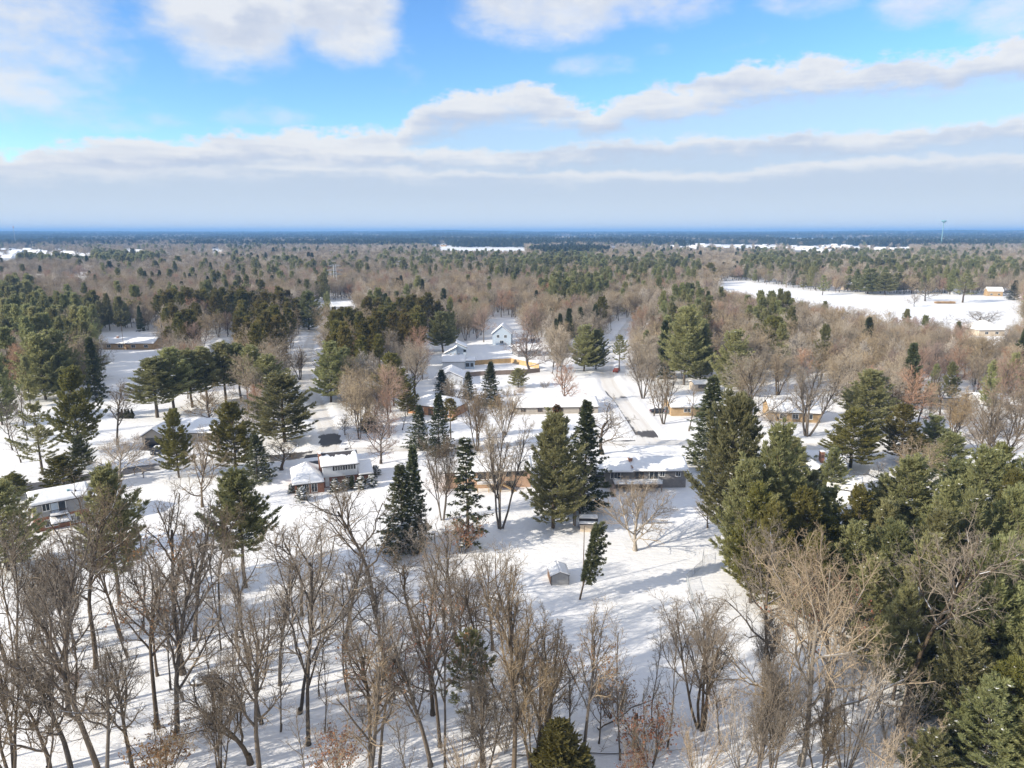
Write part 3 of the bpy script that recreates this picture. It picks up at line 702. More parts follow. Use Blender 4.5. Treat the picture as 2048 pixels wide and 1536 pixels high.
reg_con('evershrub', 'evergreen_shrub', 'shrub_leaf', 380, H=1.5, zb=.1, R=1.0, prof=lambda t: math.sqrt(max(.05, 1 - t * t)), e0=10, e1=70, curl=.1, whorl=.16, per=7, step=.16, k=8, L=.16, w=.045, spread=.8, upb=.2, r=.04, snow=.30, snow_size=.22)

# ---- lighter forms for the mid and far woods: one mesh each
def light_bare(seed, H, twig, nk, twr, **kw):
    base = dict(H=H, levels=3, kids=nk, ratio=(.50, .48, .55), start=.3, ang=(44, 44, 46), nseg=(5, 3, 2, 1), twig_r=twr, r=.2); base.update(kw)
    o, _ = bare_tree(seed, **base); o, k = fit_h(o, H)
    ch = [(*tubes(o[0], 4), 0), (*tubes(o[1], 3), 0)] + [(*tubes(o[l], 3), 1) for l in (2, 3) if o[l]]
    V, F, mi = join_np(ch); return mesh_np('bare_form', V, F, ['bark', twig], mi), radius_of(V)
def light_con(seed, needles, H, **kw):
    tr, wd, (V, Fq), sn = conifer(seed, H=H, snow=0, **kw); ch = [(*tubes(tr, 4), 0), (V, Fq, 1)]
    V2, F, mi = join_np(ch); return mesh_np('conifer_form', V2, F, ['bark', needles], mi), radius_of(V)
LIGHT = {'bare': [], 'pine': [], 'rpine': [], 'spruce': [], 'farbare': [], 'farpine': []}
for i in range(7):
    st = {} if i % 3 else dict(stems=4, tilt=.22, start=.25)
    me, R = light_bare(400 + i, 15, ['twig_far', 'twig_far', 'twig_far_pale', 'twig_far', 'twig_red', 'twig_far', 'twig_far'][i], (15, 10, 7) if not st else (9, 8, 6), .026, **({'trunk_len': .78, 'ang': (56, 46, 46)} if i in (1, 4, 5) else {}), **st); LIGHT['bare'].append((me, 15, R))
for i in range(3):
    me, R = light_con(420 + i, 'needles_white_pine', 17, zb=2.5, R=4.2, **{**WP, 'step': .62, 'k': 6, 'L': .8, 'w': .13, 'whorl': .8}); LIGHT['pine'].append((me, 17, R))
for i in range(3):
    me, R = light_con(430 + i, 'needles_red_pine', 17, zb=8.5 - i, R=3.5, prof=lambda t: min(1, .45 + t * 1.6) * (1 - t) ** .42 + .06, e0=5, e1=45, curl=.18, whorl=.8, per=5, step=.6, k=6, L=.75, w=.13, spread=.6, upb=.3); LIGHT['rpine'].append((me, 17, R))
for i in range(2):
    me, R = light_con(440 + i, 'needles_spruce', 16, zb=1, R=3.0, prof=lambda t: (1 - t) ** .85 + .02, e0=-8, e1=28, curl=.07, droop=.1, whorl=.6, per=6, step=.55, k=5, L=.6, w=.13, spread=.5, upb=-.05, lateral=.3); LIGHT['spruce'].append((me, 16, R))
for i in range(5):
    me, R = light_bare(450 + i, 15, 'twig_far' if i != 2 else 'twig_far_pale', (14, 9, 5), .05, **({'trunk_len': .78, 'ang': (56, 46, 46)} if i % 2 else {})); LIGHT['farbare'].append((me, 15, R))
for i in range(3):
    me, R = light_con(460 + i, ['needles_white_pine', 'needles_spruce', 'needles_white_pine'][i], 16, zb=2, R=3.8, prof=WP['prof'] if i != 1 else (lambda t: (1 - t) ** .85 + .02), e0=4, e1=50, curl=.2, whorl=1.1, per=5, step=1.2, k=4, L=1.3, w=.30, spread=.5, upb=.3); LIGHT['farpine'].append((me, 16, R))

NAMES = {'oak': 'tall_bare_tree', 'vase': 'multi_stem_tree', 'maple': 'round_bare_tree', 'spread': 'spreading_tree', 'gnarl': 'gnarled_tree', 'sapling': 'thin_bare_tree', 'thicket': 'bare_thicket', 'bush': 'bare_bush',
         'wpine': 'white_pine', 'openpine': 'open_pine', 'standpine': 'row_pine', 'spruce': 'spruce_tree', 'rpine': 'tall_pine', 'sparse': 'thin_spruce', 'dome': 'round_pine', 'leaning': 'leaning_pine', 'juniper': 'juniper', 'evershrub': 'evergreen_shrub'}
CATS = {'thicket': 'thicket', 'bush': 'bush', 'evershrub': 'shrub', 'juniper': 'juniper', 'spruce': 'spruce', 'sparse': 'spruce', 'wpine': 'pine', 'openpine': 'pine', 'standpine': 'pine', 'rpine': 'pine', 'dome': 'pine', 'leaning': 'pine'}
TREE_XY = []
RT = random.Random(77)
COUNT = {}
def put_form(kind, var, x, y, z, sxy, sz, rz, label, group=None, lean=(0, 0)):
    f = FORMS[kind][var % len(FORMS[kind])]
    t = thing(NAMES[kind], label, CATS.get(kind, 'tree'), (x, y, z), rz, group); t.scale = (sxy, sxy, sz); t.rotation_euler = (lean[0], lean[1], rz)
    for nm, me in f['parts']:
        c = ob(nm, me, t)
        if nm in ('snow', 'leaves'): c['kind'] = 'stuff'
    TREE_XY.append((x, y, f['R'] * sxy * .5)); return t
def tree(kind, bx, by, top, label, w=None, var=None, lean=(0, 0), rz=None, group=None):
    """bx,by: foot of the trunk on the ground; top: how high it reaches; w: crown width, all measured on the photograph"""
    x, y, z = GP(bx, by); h = max(zat(bx, top, y) - z, 0.4)
    COUNT[kind] = COUNT.get(kind, -1) + 1; var = COUNT[kind] if var is None else var
    f = FORMS[kind][var % len(FORMS[kind])]; sz = h / f['H']
    zc = y * math.cos(PITCH) - (h / 2 + z - CAMH) * math.sin(PITCH)
    sxy = sz if w is None else (w / FPX * zc / 2) / f['R']
    return put_form(kind, var, x, y, z - .05, sxy, sz, RT.uniform(0, 6.28) if rz is None else rz, label, group, lean)

# ------------------------------------------------------------------ buildings
RH = np.random.default_rng(5)
def snow_grid(A, B, C, D, th=0.24, nu=None, nv=None, ragged=None, seed=0):
    """blanket on the plane A(eave left) B(eave right) C(ridge right) D(ridge left); ragged: how far (0..1) it stops short of the ridge"""
    A, B, C, D = (np.array(p, float) for p in (A, B, C, D)); rng = np.random.default_rng(seed)
    lu = max(np.linalg.norm(B - A), np.linalg.norm(C - D)); lv = np.linalg.norm(D - A)
    nu = nu or max(4, min(40, int(lu / .35))); nv = nv or max(4, min(16, int(lv / .5)))
    u = np.linspace(0, 1, nu + 1); v = np.linspace(0, 1, nv + 1)
    vmax = np.ones(nu + 1)
    if ragged: 
        k = rng.uniform(0, 1, nu + 1); k2 = np.repeat(rng.uniform(0, 1, nu // 3 + 2), 3)[:nu + 1]; vmax = 1 - ragged * (0.35 * k + 0.65 * k2)
    P = np.zeros((nv + 1, nu + 1, 3))
    for j in range(nv + 1):
        vv = v[j] * vmax; e = A[None] * (1 - u[:, None]) + B[None] * u[:, None]; r = D[None] * (1 - u[:, None]) + C[None] * u[:, None]
        P[j] = e * (1 - vv[:, None]) + r * vv[:, None]
    base = P.copy(); base[:, :, 2] += 0.012
    t = th * (0.75 + 0.5 * rng.random((nv + 1, nu + 1))); t = (t + np.roll(t, 1, 0) + np.roll(t, 1, 1)) / 3
    t[0, :] *= rng.uniform(.7, 1.05, nu + 1); t[:, 0] *= .8; t[:, -1] *= .8
    if ragged: t[-1, :] *= .3
    top = P.copy(); top[:, :, 2] += t
    top[0, :, :] += (A - D) / lv * 0.05
    V = np.concatenate([top.reshape(-1, 3), base.reshape(-1, 3)]); n = (nv + 1) * (nu + 1); w = nu + 1
    F = [(j * w + i, j * w + i + 1, (j + 1) * w + i + 1, (j + 1) * w + i) for j in range(nv) for i in range(nu)]
    for i in range(nu): F.append((i, n + i, n + i + 1, i + 1)); q = nv * w + i; F.append((q, q + 1, n + q + 1, n + q))
    for j in range(nv): q = j * w; F.append((q, q + w, n + q + w, n + q)); q = j * w + nu; F.append((q, n + q, n + q + w, q + w))
    return V, np.array(F)
SEED = [0]
def roof(root, planes, m='shingles', snow=0.24, ragged=None, th=.16, name='roof'):
    mb = MB()
    for P in planes:
        mb.prism([(p[0], p[1], p[2] - th) for p in P], (0, 0, th))
    r = mb.build(name, m, root)
    if snow:
        ch = []
        for q, P in enumerate(planes):
            SEED[0] += 1
            A, B = P[0], P[1]; C, D = (P[2], P[3]) if len(P) == 4 else (P[2], P[2])
            V, F4 = snow_grid(A, B, C, D, snow, seed=SEED[0], ragged=(ragged if q == 0 else None)); ch.append((V, F4, 0))
        V, F, mi = join_np(ch); ob('snow', mesh_np('roof_snow_layer', V, F, 'roof_snow', smooth=False), r)
    return r
def gable_planes(x0, x1, y0, y1, h, rise, ridge='x', over=.5):
    if ridge == 'x':
        ym = (y0 + y1) / 2; s = rise / (ym - y0); e = h - over * s; a, b = x0 - over * .7, x1 + over * .7
        return [[(a, y0 - over, e), (b, y0 - over, e), (b, ym, h + rise), (a, ym, h + rise)], [(b, y1 + over, e), (a, y1 + over, e), (a, ym, h + rise), (b, ym, h + rise)]]
    xm = (x0 + x1) / 2; s = rise / (xm - x0); e = h - over * s; a, b = y0 - over * .7, y1 + over * .7
    return [[(x0 - over, b, e), (x0 - over, a, e), (xm, a, h + rise), (xm, b, h + rise)], [(x1 + over, a, e), (x1 + over, b, e), (xm, b, h + rise), (xm, a, h + rise)]]
def hip_planes(x0, x1, y0, y1, h, rise, over=.5):
    x0 -= over; x1 += over; y0 -= over; y1 += over; d = min(x1 - x0, y1 - y0) / 2; ym = (y0 + y1) / 2
    L, R = (x0 + d, ym, h + rise), (x1 - d, ym, h + rise)
    if x1 - x0 < y1 - y0: pass
    if x1 - x0 - 2 * d < .2: L = R = ((x0 + x1) / 2, ym, h + rise)
    e = h - .15
    a, b, c, f = (x0, y0, e), (x1, y0, e), (x1, y1, e), (x0, y1, e)
    if L == R: return [[a, b, R], [c, f, L], [f, a, L], [b, c, R]]
    return [[a, b, R, L], [c, f, L, R], [f, a, L], [b, c, R]]
def walls(root, x0, x1, y0, y1, z0, z1, m, gable=None, ridge='x', name='wall'):
    mb = MB(); mb.box(x0, x1, y0, y1, z0, z1)
    if gable:
        if ridge == 'x':
            ym = (y0 + y1) / 2
            for x, d in ((x0, .18), (x1 - .18, .18)): mb.prism([(x, y0, z1), (x, y1, z1), (x, ym, z1 + gable - .05)], (d, 0, 0))
        else:
            xm = (x0 + x1) / 2
            for y in (y0, y1 - .18): mb.prism([(x0, y, z1), (x1, y, z1), (xm, y, z1 + gable - .05)], (0, .18, 0))
    return mb.build(name, m, root)
def window(root, x, z, w, h, y, m='trim_white', mull=1, name='window', side=None):
    """opening on the front wall (plane y); side='L' on the left wall (plane x)"""
    f = .09; mb = MB()
    mb.box(-w / 2 - f, w / 2 + f, -.06, .02, h, h + f); mb.box(-w / 2 - f, w / 2 + f, -.09, .02, -f, 0)
    mb.box(-w / 2 - f, -w / 2, -.055, .02, 0, h); mb.box(w / 2, w / 2 + f, -.055, .02, 0, h)
    for i in range(mull): xx = -w / 2 + w * (i + 1) / (mull + 1); mb.box(xx - .03, xx + .03, -.05, .02, 0, h)
    o = mb.build(name, m, root); p = MB().box(-w / 2, w / 2, -.02, .02, 0, h).build('pane', 'window_glass', o)
    if side == 'L': o.location = (x, y, z); o.rotation_euler = (0, 0, -math.pi / 2)
    else: o.location = (x, y, z)
    return o
def door(root, x, z, w, h, y, m='trim_dark', name='door'):
    o = MB().box(-w / 2, w / 2, -.06, .02, 0, h).build(name, m, root); o.location = (x, y, z)
    MB().box(w * .32, w * .40, -.11, -.06, h * .45, h * .52).build('handle', 'steel', o)
    return o
HOUSE_PX = []
def house_root(name, label, A, B, cat='house', group=None):
    ax, ay, az = GP(*A); bx, by, bz = GP(*B); rz = math.atan2(by - ay, bx - ax); L = math.hypot(bx - ax, by - ay)
    r = thing(name, label, cat, ((ax + bx) / 2, (ay + by) / 2, min(az, bz) - .05), rz, group)
    return r, L / 2
def chimney(root, x0, x1, y0, y1, z0, z1, m='brick_red'):
    c = MB().box(x0, x1, y0, y1, z0, z1).box(x0 - .06, x1 + .06, y0 - .06, y1 + .06, z1 - .25, z1 - .08).build('chimney', m, root)
    MB().box(x0 - .02, x1 + .02, y0 - .02, y1 + .02, z1 + .003, z1 + .16).build('snow', 'roof_snow', c); return c

# grey and brick two-storey house at the left edge
r, w = house_root('two_storey_house', 'two-storey house of grey siding over red brick with balcony, at left edge', (72, 1066), (182, 1043))
D = 6.2; walls(r, -w, w, .06, D, -.4, 2.55, 'brick_red'); walls(r, -w - .02, w + .02, 0, D + .02, 2.55, 5.2, 'siding_grey', 1.1)
roof(r, gable_planes(-w, w, 0, D, 5.2, 1.15), ragged=None)
window(r, -w + 1.9, 3.6, 1.0, 1.15, 0); window(r, -w + 2.4, .7, 1.9, 1.2, .06, mull=2); window(r, -w + 5.3, 1.0, .95, .85, .06); window(r, w - 2.3, .5, 1.5, 1.5, .06, mull=2)
door(r, -w + 3.1, 3.0, .95, 2.0, 0, 'siding_blue', 'balcony_door'); window(r, -w + 4.2, 3.05, 1.0, 1.95, 0, mull=0, name='sliding_door')
b = MB().box(-w + 2.3, -w + 4.9, -1.5, -.02, 2.75, 2.92).build('balcony', 'trim_dark', r); MB().box(-w + 2.3, -w + 4.9, -1.5, -.02, 2.925, 3.1).build('snow', 'roof_snow', b)
mb = MB()
for k in range(14): mb.box(-w + 2.32 + k * .195, -w + 2.35 + k * .195, -1.48, -1.45, 2.92, 3.85)
mb.box(-w + 2.3, -w + 4.9, -1.5, -1.43, 3.85, 3.92).build('railing', 'trim_dark', b)
c = MB().prism([(-w + 2.2, -2.6, 1.75), (-w + 2.2, -.0, 2.2), (-w + 2.2, -.0, 2.35), (-w + 2.2, -2.6, 1.9)], (2.9, 0, 0)).build('porch_roof', 'shingles', r)
V, F4 = snow_grid((-w + 2.2, -2.6, 1.9), (-w + 5.1, -2.6, 1.9), (-w + 5.1, 0, 2.35), (-w + 2.2, 0, 2.35), .22, seed=91); ob('snow', mesh_np('porch_snow', V, [F4], 'roof_snow'), c)
for xx in (-w + 2.4, -w + 4.9): MB().box(xx - .06, xx + .06, -2.5, -2.38, -.4, 1.78).build('post', 'wood_fence', r)
MB().box(-.2, .2, 1.7, 2.2, 5.9, 6.5).build('roof_vent', 'tank_teal', r).location = (w * .35, -.4, -.35)
MB().tube((w * .6, 1.0, 5.3), (w * .6, 1.0, 6.05), .16, .16, 8).build('vent_pipe', 'trim_dark', r)

# white split-level house
r, w = house_root('split_level_house', 'white and brick split-level house with dark melted strip along its ridge', (590, 984), (745, 966))
L = 2 * w; x1 = -w + L * .365; x2 = -w + L * .81
walls(r, x1, x2, .35, 6.6, -.4, 2.3, 'brick_red'); walls(r, x1 - .02, x2 + .02, 0, 6.62, 2.3, 4.95, 'siding_white', 1.3)
roof(r, gable_planes(x1, x2, 0, 6.6, 4.95, 1.4, over=.55), ragged=.45, snow=.2)
walls(r, -w, x1 - .03, -1.9, 7.2, -.4, 2.45, 'brick_red', name='wing_wall'); roof(r, hip_planes(-w, x1 - .5, -1.9, 7.2, 2.45, 2.5, .5), snow=.3, name='wing_roof')
walls(r, x2 + .03, w, .4, 7.5, -.4, 2.3, 'brick_red', 1.25, name='wing_wall'); roof(r, gable_planes(x2 + .5, w, .4, 7.5, 2.3, 1.35, over=.45), snow=.3, name='wing_roof')
chimney(r, x1 - .55, x1 - .06, 2.2, 3.6, 0, 6.6)
for cx, ww in ((x1 + (x2 - x1) * .46, 1.4), (x1 + (x2 - x1) * .80, 1.0)):
    window(r, cx, 3.55, ww, .95, 0, mull=2 if ww > 1.2 else 1)
    for s in (-1, 1): MB().box(-.17, .17, -.05, .0, 0, .98).build('shutter', 'trim_dark', r).location = (cx + s * (ww / 2 + .3), 0, 3.54)
window(r, x1 + 2.2, .75, .75, 1.05, .35); window(r, x2 - 1.5, .55, 1.5, 1.35, .35, mull=2)
window(r, -w + 2.0, .35, 1.1, 1.8, -1.9, 'trim_white', 2); window(r, -w + 3.6, .35, 1.0, 1.8, -1.9, 'trim_white', 1); window(r, -w + .75, .5, .5, 1.5, -1.9, 'trim_dark', 0)
door(r, x1 + .75, .3, .8, 1.95, .35, 'trim_white')

# peach brick ranch
r, w = house_root('brick_ranch_house', 'peach brick ranch house with snow roof behind a wide multi-stem bare tree', (891, 978), (1061, 974))
walls(r, -w, w, 0, 8.2, -.4, 3.85, 'brick_peach', 1.2); roof(r, gable_planes(-w, w, 0, 8.2, 3.85, 1.25, over=.6), snow=.24)
for cx, ww, hh, zz in ((-w + 3.3, 1.3, 1.2, 2.05), (-w + 7.2, 1.5, 1.1, 2.2), (w - 7.4, 1.7, 1.25, 2.1), (w - 2.0, 1.2, .75, 2.6), (w - 4.4, 1.0, .8, 2.5)): window(r, cx, zz, ww, hh, 0, 'trim_dark', 1)
window(r, -w + 4.6, .15, 1.8, 1.1, 0, 'trim_dark', 1, name='lower_window'); window(r, w - 4.0, .1, 1.5, 1.3, 0, 'trim_dark', 2, name='lower_window')
dk = MB().box(-w + 6.2, w - 6.0, -2.4, -.02, 1.55, 1.72).build('deck', 'wood_fence', r); MB().box(-w + 6.2, w - 6.0, -2.4, -.03, 1.725, 1.98).build('snow', 'roof_snow', dk)
mb = MB().box(-w + 6.2, w - 6.0, -2.44, -2.37, 2.55, 2.63)
for k in range(22): xx = -w + 6.22 + k * (L * 0 + (2 * w - 12.25) / 21); mb.box(xx - .02, xx + .02, -2.42, -2.38, 1.72, 2.55)
mb.build('railing', 'wood_fence', dk)
for xx in (-w + 6.3, 0, w - 6.1): MB().box(xx - .08, xx + .08, -2.4, -2.24, -.4, 1.55).build('post', 'wood_fence', r)
MB().prism([(w - 5.9, -2.3, 1.7), (w - 5.9, -2.3, 1.5), (w - 2.9, -2.3, -.3), (w - 2.9, -2.3, .0)], (0, 1.0, 0)).build('stair', 'wood_fence', r)

# grey brick ranch
r, w = house_root('grey_ranch_house', 'grey brick ranch house with rear deck and snowy roof behind the spreading tree', (1190, 976), (1371, 975))
walls(r, -w, w, 0, 8.3, -.4, 3.9, 'brick_grey', 1.15); xs = -w + 2 * w * .405
roof(r, gable_planes(-w, xs - .4, -.3, 8.0, 3.8, 1.2, over=.6), snow=.2); roof(r, gable_planes(xs + .4, w, 0, 8.3, 3.9, 1.25, over=.6), snow=.2)
chimney(r, xs - .35, xs + .35, 2.3, 3.3, 3.6, 5.5)
MB().box(xs - .15, xs + .12, -.4, 4.0, 4.3, 4.42).build('valley_board', 'brick_red', r).rotation_euler = (0, 0, 0)
window(r, xs - 3.3, 2.05, 1.9, 1.3, 0, 'trim_white', 2); window(r, xs - 6.4, 2.4, 1.3, .9, 0, 'trim_dark', 1); window(r, xs + 4.3, 1.65, 1.7, 2.0, 0, 'trim_white', 1, name='sliding_door'); window(r, xs + 6.0, 2.5, .9, .9, 0, 'trim_white', 1); window(r, w - 1.6, 2.5, .85, .9, 0, 'trim_white', 1)
window(r, xs + 1.4, 1.9, 1.6, 1.5, 0, 'trim_brown', 1); window(r, xs + 2.4, .1, 1.6, 1.0, 0, 'trim_dark', 1, name='lower_window')
dk = MB().box(xs - 3.8, xs + 5.6, -2.3, -.02, 1.5, 1.66).build('deck', 'wood_grey', r); MB().box(xs - 3.8, xs + 5.6, -2.3, -.03, 1.665, 1.95).build('snow', 'roof_snow', dk)
mb = MB().box(xs - 3.8, xs + 5.6, -2.36, -2.26, 2.42, 2.52); mb.box(xs - 3.8, xs + 5.6, -2.33, -2.29, 1.75, 1.83)
for k in range(30): xx = xs - 3.75 + k * .32; mb.box(xx - .04, xx + .04, -2.33, -2.29, 1.66, 2.42)
mb.build('railing', 'trim_white', dk)
for xx in (xs - 3.7, xs - .5, xs + 2.6, xs + 5.5): MB().box(xx - .08, xx + .08, -2.3, -2.14, -.4, 1.5).build('post', 'wood_grey', r)
MB().prism([(xs - 3.9, -2.4, 1.6), (xs - 4.8, -2.4, 1.6), (xs - 4.8, -5.0, -.2), (xs - 3.9, -5.0, -.2)], (0, 0, .14)).build('stair', 'wood_grey', r)

# L-shaped house between the right-hand conifers
r, w = house_root('dark_sided_house', 'dark-sided house with brick chimney and snow roofs between the right-hand pines', (1606, 968), (1692, 968))
walls(r, -w * .1, w + 1, 3, 10, -.4, 3.2, 'siding_dark', 1.6); roof(r, gable_planes(-w * .5, w + 1, 3, 10, 3.2, 1.7), snow=.3)
walls(r, -w, -w * .1 - .03, -2.5, 9.6, -.4, 3.2, 'siding_dark', 1.5, 'y', name='wing_wall'); roof(r, gable_planes(-w, -w * .12, -2.5, 9.6, 3.2, 1.6, 'y'), snow=.3, name='wing_roof')
chimney(r, w * .08, w * .08 + .75, 3.1, 4.1, 2.5, 5.9); window(r, w * .55, 1.1, 1.6, 1.2, 3, 'trim_dark', 1); door(r, w * .2, .1, .9, 2.0, 3, 'trim_brown')
r, w = house_root('garage', 'grey garage roof rising among the pines beside the dark-sided house', (1655, 996), (1716, 1006), 'garage')
walls(r, -w, w, 0, 6.2, -.4, 2.7, 'siding_dark', 1.4); roof(r, gable_planes(-w, w, 0, 6.2, 2.7, 1.5), snow=.16); door(r, 0, .05, 2.4, 2.1, 0, 'trim_white', 'garage_door')

# house with black garage door, left
r, w = house_root('garage_house', 'low house with black garage door facing the parked black car', (286, 893), (332, 893))
walls(r, -w, w, 0, 9, -.4, 2.7, 'stone', 1.7, 'y'); roof(r, gable_planes(-w, w, 0, 9, 2.7, 1.8, 'y', .55), snow=.28)
door(r, -.1, .02, 4.1, 2.15, 0, 'car_black', 'garage_door')
walls(r, w + .03, w + 10, 4, 13, -.4, 2.7, 'stone', 1.8, name='wing_wall'); roof(r, gable_planes(w - 1.5, w + 10, 4, 13, 2.7, 2.0), snow=.3, name='wing_roof')
window(r, w + 3, .9, 1.6, 1.2, 4, 'trim_white', 2); window(r, w + 6.8, .9, 1.6, 1.2, 4, 'trim_white', 2)

def simple_house(name, label, A, B, depth, h, rise, wallm, wins, ridge='x', group=None, hip=False, snow=.26, cat='house', doorx=None, wm='trim_white', chim=None):
    r, w = house_root(name, label, A, B, cat, group)
    walls(r, -w, w, 0, depth, -.4, h, wallm, None if hip else rise, ridge)
    roof(r, hip_planes(-w, w, 0, depth, h, rise) if hip else gable_planes(-w, w, 0, depth, h, rise, ridge), snow=snow)
    for f, z, ww, hh in wins: window(r, -w + 2 * w * f, z, ww, hh, 0, wm, 1)
    if doorx is not None: door(r, -w + 2 * w * doorx, .05, .95, 2.05, 0, 'trim_brown')
    if chim is not None: chimney(r, -w + 2 * w * chim, -w + 2 * w * chim + .8, depth * .4, depth * .4 + .8, h, h + rise + .7)
    return r
simple_house('small_garage', 'small white gabled garage in the yard at far left', (127, 834), (154, 832), 6, 2.5, 1.3, 'siding_white', [], 'y', cat='garage', doorx=.5)
simple_house('tan_ranch_house', 'long tan ranch house with snow roof beyond the left row of pines', (206, 699), (308, 699), 9, 2.9, 1.7, 'brick_tan', [(.12, .9, 1.6, 1.2), (.35, .9, 2, 1.3), (.6, .9, 1.6, 1.2), (.85, .9, 1.6, 1.2)], doorx=.48, chim=.2)
simple_house('pine_grove_house', 'small white-roofed house peeking out of the tall yellow-green pines', (420, 704), (455, 704), 9, 3.0, 2.2, 'siding_white', [(.3, 1, 1.4, 1.2), (.7, 1, 1.4, 1.2)], hip=True)
simple_house('orange_brick_house', 'orange brick ranch house behind the two thin snowy spruces', (815, 826), (906, 836), 9, 2.9, 1.8, 'brick_orange', [(.13, 1.2, 1.5, .8), (.3, 1.2, 1.5, .8), (.62, .6, 1.0, 1.9), (.85, 1.0, 1.6, 1.2)], hip=True, doorx=.5)
simple_house('low_ranch_house', 'long low grey-tan ranch house half lost in snow left of the right street', (1030, 829), (1196, 826), 10, 2.2, 1.3, 'stone', [(.1, .8, 1.2, .8), (.3, .8, 1.2, .8), (.55, .8, 1.2, .8), (.8, .8, 1.2, .8)], snow=.4, wm='trim_brown')
simple_house('tan_brick_house', 'tan brick ranch house with parked cars right of the right street', (1342, 832), (1470, 832), 9, 2.9, 1.6, 'brick_tan', [(.25, 1.3, 1.8, .9), (.6, 1.3, 1.8, .9), (.85, 1.3, 1.4, .9)], doorx=.45)
simple_house('playhouse', 'small tan outbuilding with flat snowy roof beside the tall dark spruce', (1389, 783), (1419, 782), 4, 2.6, .6, 'siding_cream', [(.5, 1.1, 2.6, .9)], cat='outbuilding', wm='trim_dark')
simple_house('brown_brick_house', 'brown brick house with wide snow roof behind the right vase-shaped tree', (1540, 842), (1640, 846), 10, 2.9, 1.9, 'brick_tan', [(.25, 1.0, 1.6, 1.2), (.5, 1.0, 1.6, 1.2), (.78, 1.0, 1.6, 1.2)])
simple_house('hidden_house', 'grey house with white roof behind the round dark-green right pine', (1742, 776), (1812, 774), 10, 3, 2.2, 'siding_grey', [(.25, 1, 1.6, 1.2), (.7, 1, 1.6, 1.2)])
simple_house('right_house', 'white-roofed grey house among bare trees near the right edge', (1862, 812), (1924, 815), 10, 3, 2.0, 'siding_grey', [(.25, 1, 1.6, 1.2), (.7, 1, 1.6, 1.2)], hip=True)
simple_house('right_edge_house', 'low pale house with snow roof at the right edge beside snowy yard', (1960, 825), (2040, 828), 10, 2.8, 1.8, 'siding_white', [(.25, 1, 1.6, 1.2), (.7, 1, 1.6, 1.2)])
simple_house('dome_house', 'house with large rounded white roof beside the tan willow near golf field', (1957, 672), (2008, 672), 14, 3.2, 3.6, 'siding_cream', [(.3, 1, 1.6, 1.2), (.7, 1, 1.6, 1.2)], hip=True, snow=.5)
simple_house('gable_house', 'tall pale blue gabled house deep in the central woods', (985, 690), (1022, 690), 11, 5.4, 3.4, 'siding_blue', [(.3, 3.4, 1.1, 1.2), (.7, 3.4, 1.1, 1.2), (.5, .8, 1.6, 1.3)], 'y')
simple_house('yard_house', 'white-roofed house behind the round pinkish bare trees beyond the fence', (1036, 714), (1082, 712), 9, 2.8, 1.7, 'siding_grey', [(.3, 1, 1.5, 1.1), (.75, 1, 1.5, 1.1)])
simple_house('white_gable_house', 'white gabled house glimpsed under trees left of the right street', (1112, 704), (1150, 703), 9, 3, 2.0, 'siding_white', [(.3, 1, 1.5, 1.1), (.75, 1, 1.5, 1.1)])
simple_house('street_end_house', 'pale house at the far end of the left street', (668, 628), (708, 626), 12, 4.5, 2.4, 'siding_white', [(.3, 1.5, 1.5, 1.4), (.7, 1.5, 1.5, 1.4)])
# blue contemporary house with shed roofs
r, w = house_root('contemporary_house', 'pale blue two-storey house with slanted shed roofs in the middle yard', (884, 744), (944, 744))
def shed(x0, x1, y0, y1, z0, zl, zr, m, nm):
    MB().prism([(x0, y0, z0), (x1, y0, z0), (x1, y0, zr), (x0, y0, zl)], (0, y1 - y0, 0)).build(nm, m, r)
    roof(r, [[(x0 - .3, y0 - .4, zl + .2), (x1 + .3, y0 - .4, zr + .2), (x1 + .3, y1 + .4, zr + .2), (x0 - .3, y1 + .4, zl + .2)]], snow=.2, name='shed_roof')
shed(-w * .05, w * .62, 14, 21, -.3, 8.6, 6.6, 'siding_blue', 'wall'); shed(-w * .9, -w * .06, 13, 20, -.3, 4.6, 7.2, 'siding_blue', 'wall')
walls(r, -w, w * .5, 6, 12.9, -.4, 3.0, 'siding_white', 1.6, name='wing_wall'); roof(r, gable_planes(-w, w * .5, 6, 12.9, 3.0, 1.7), snow=.3, name='wing_roof')
walls(r, w * .53, w * 1.2, 6.5, 11, -.4, 3.0, 'siding_blue', None, name='wing_wall'); roof(r, [[(w * .45, 6, 3.1), (w * 1.28, 6, 3.1), (w * 1.28, 11.3, 3.6), (w * .45, 11.3, 3.6)]], snow=.25, name='wing_roof')
window(r, w * .4, 2.2, 1.3, 1.9, 14, 'trim_dark', 0); window(r, w * .5, 5.2, .8, .8, 14, 'trim_dark', 0); window(r, w * .7, .9, 1.2, 1.2, 6.5, 'trim_dark', 1); window(r, w * 1.0, .9, .9, 1.2, 6.5, 'trim_dark', 1)
for k in range(3): chimney(r, -w * .5 + k * w * .28, -w * .5 + k * w * .28 + .5, 9.6, 10.1, 4.0, 5.3, 'trim_dark')
r, w = house_root('broad_garage', 'broad garage with thick white gable roof in front of the pale blue house', (872, 770), (926, 770), 'garage')
walls(r, -w, w, 0, 11, -.4, 2.6, 'siding_white', 2.0, 'y'); roof(r, gable_planes(-w, w, 0, 11, 2.6, 2.1, 'y', .5), snow=.3); door(r, 0, .02, 3.6, 2.1, 0, 'trim_white', 'garage_door')

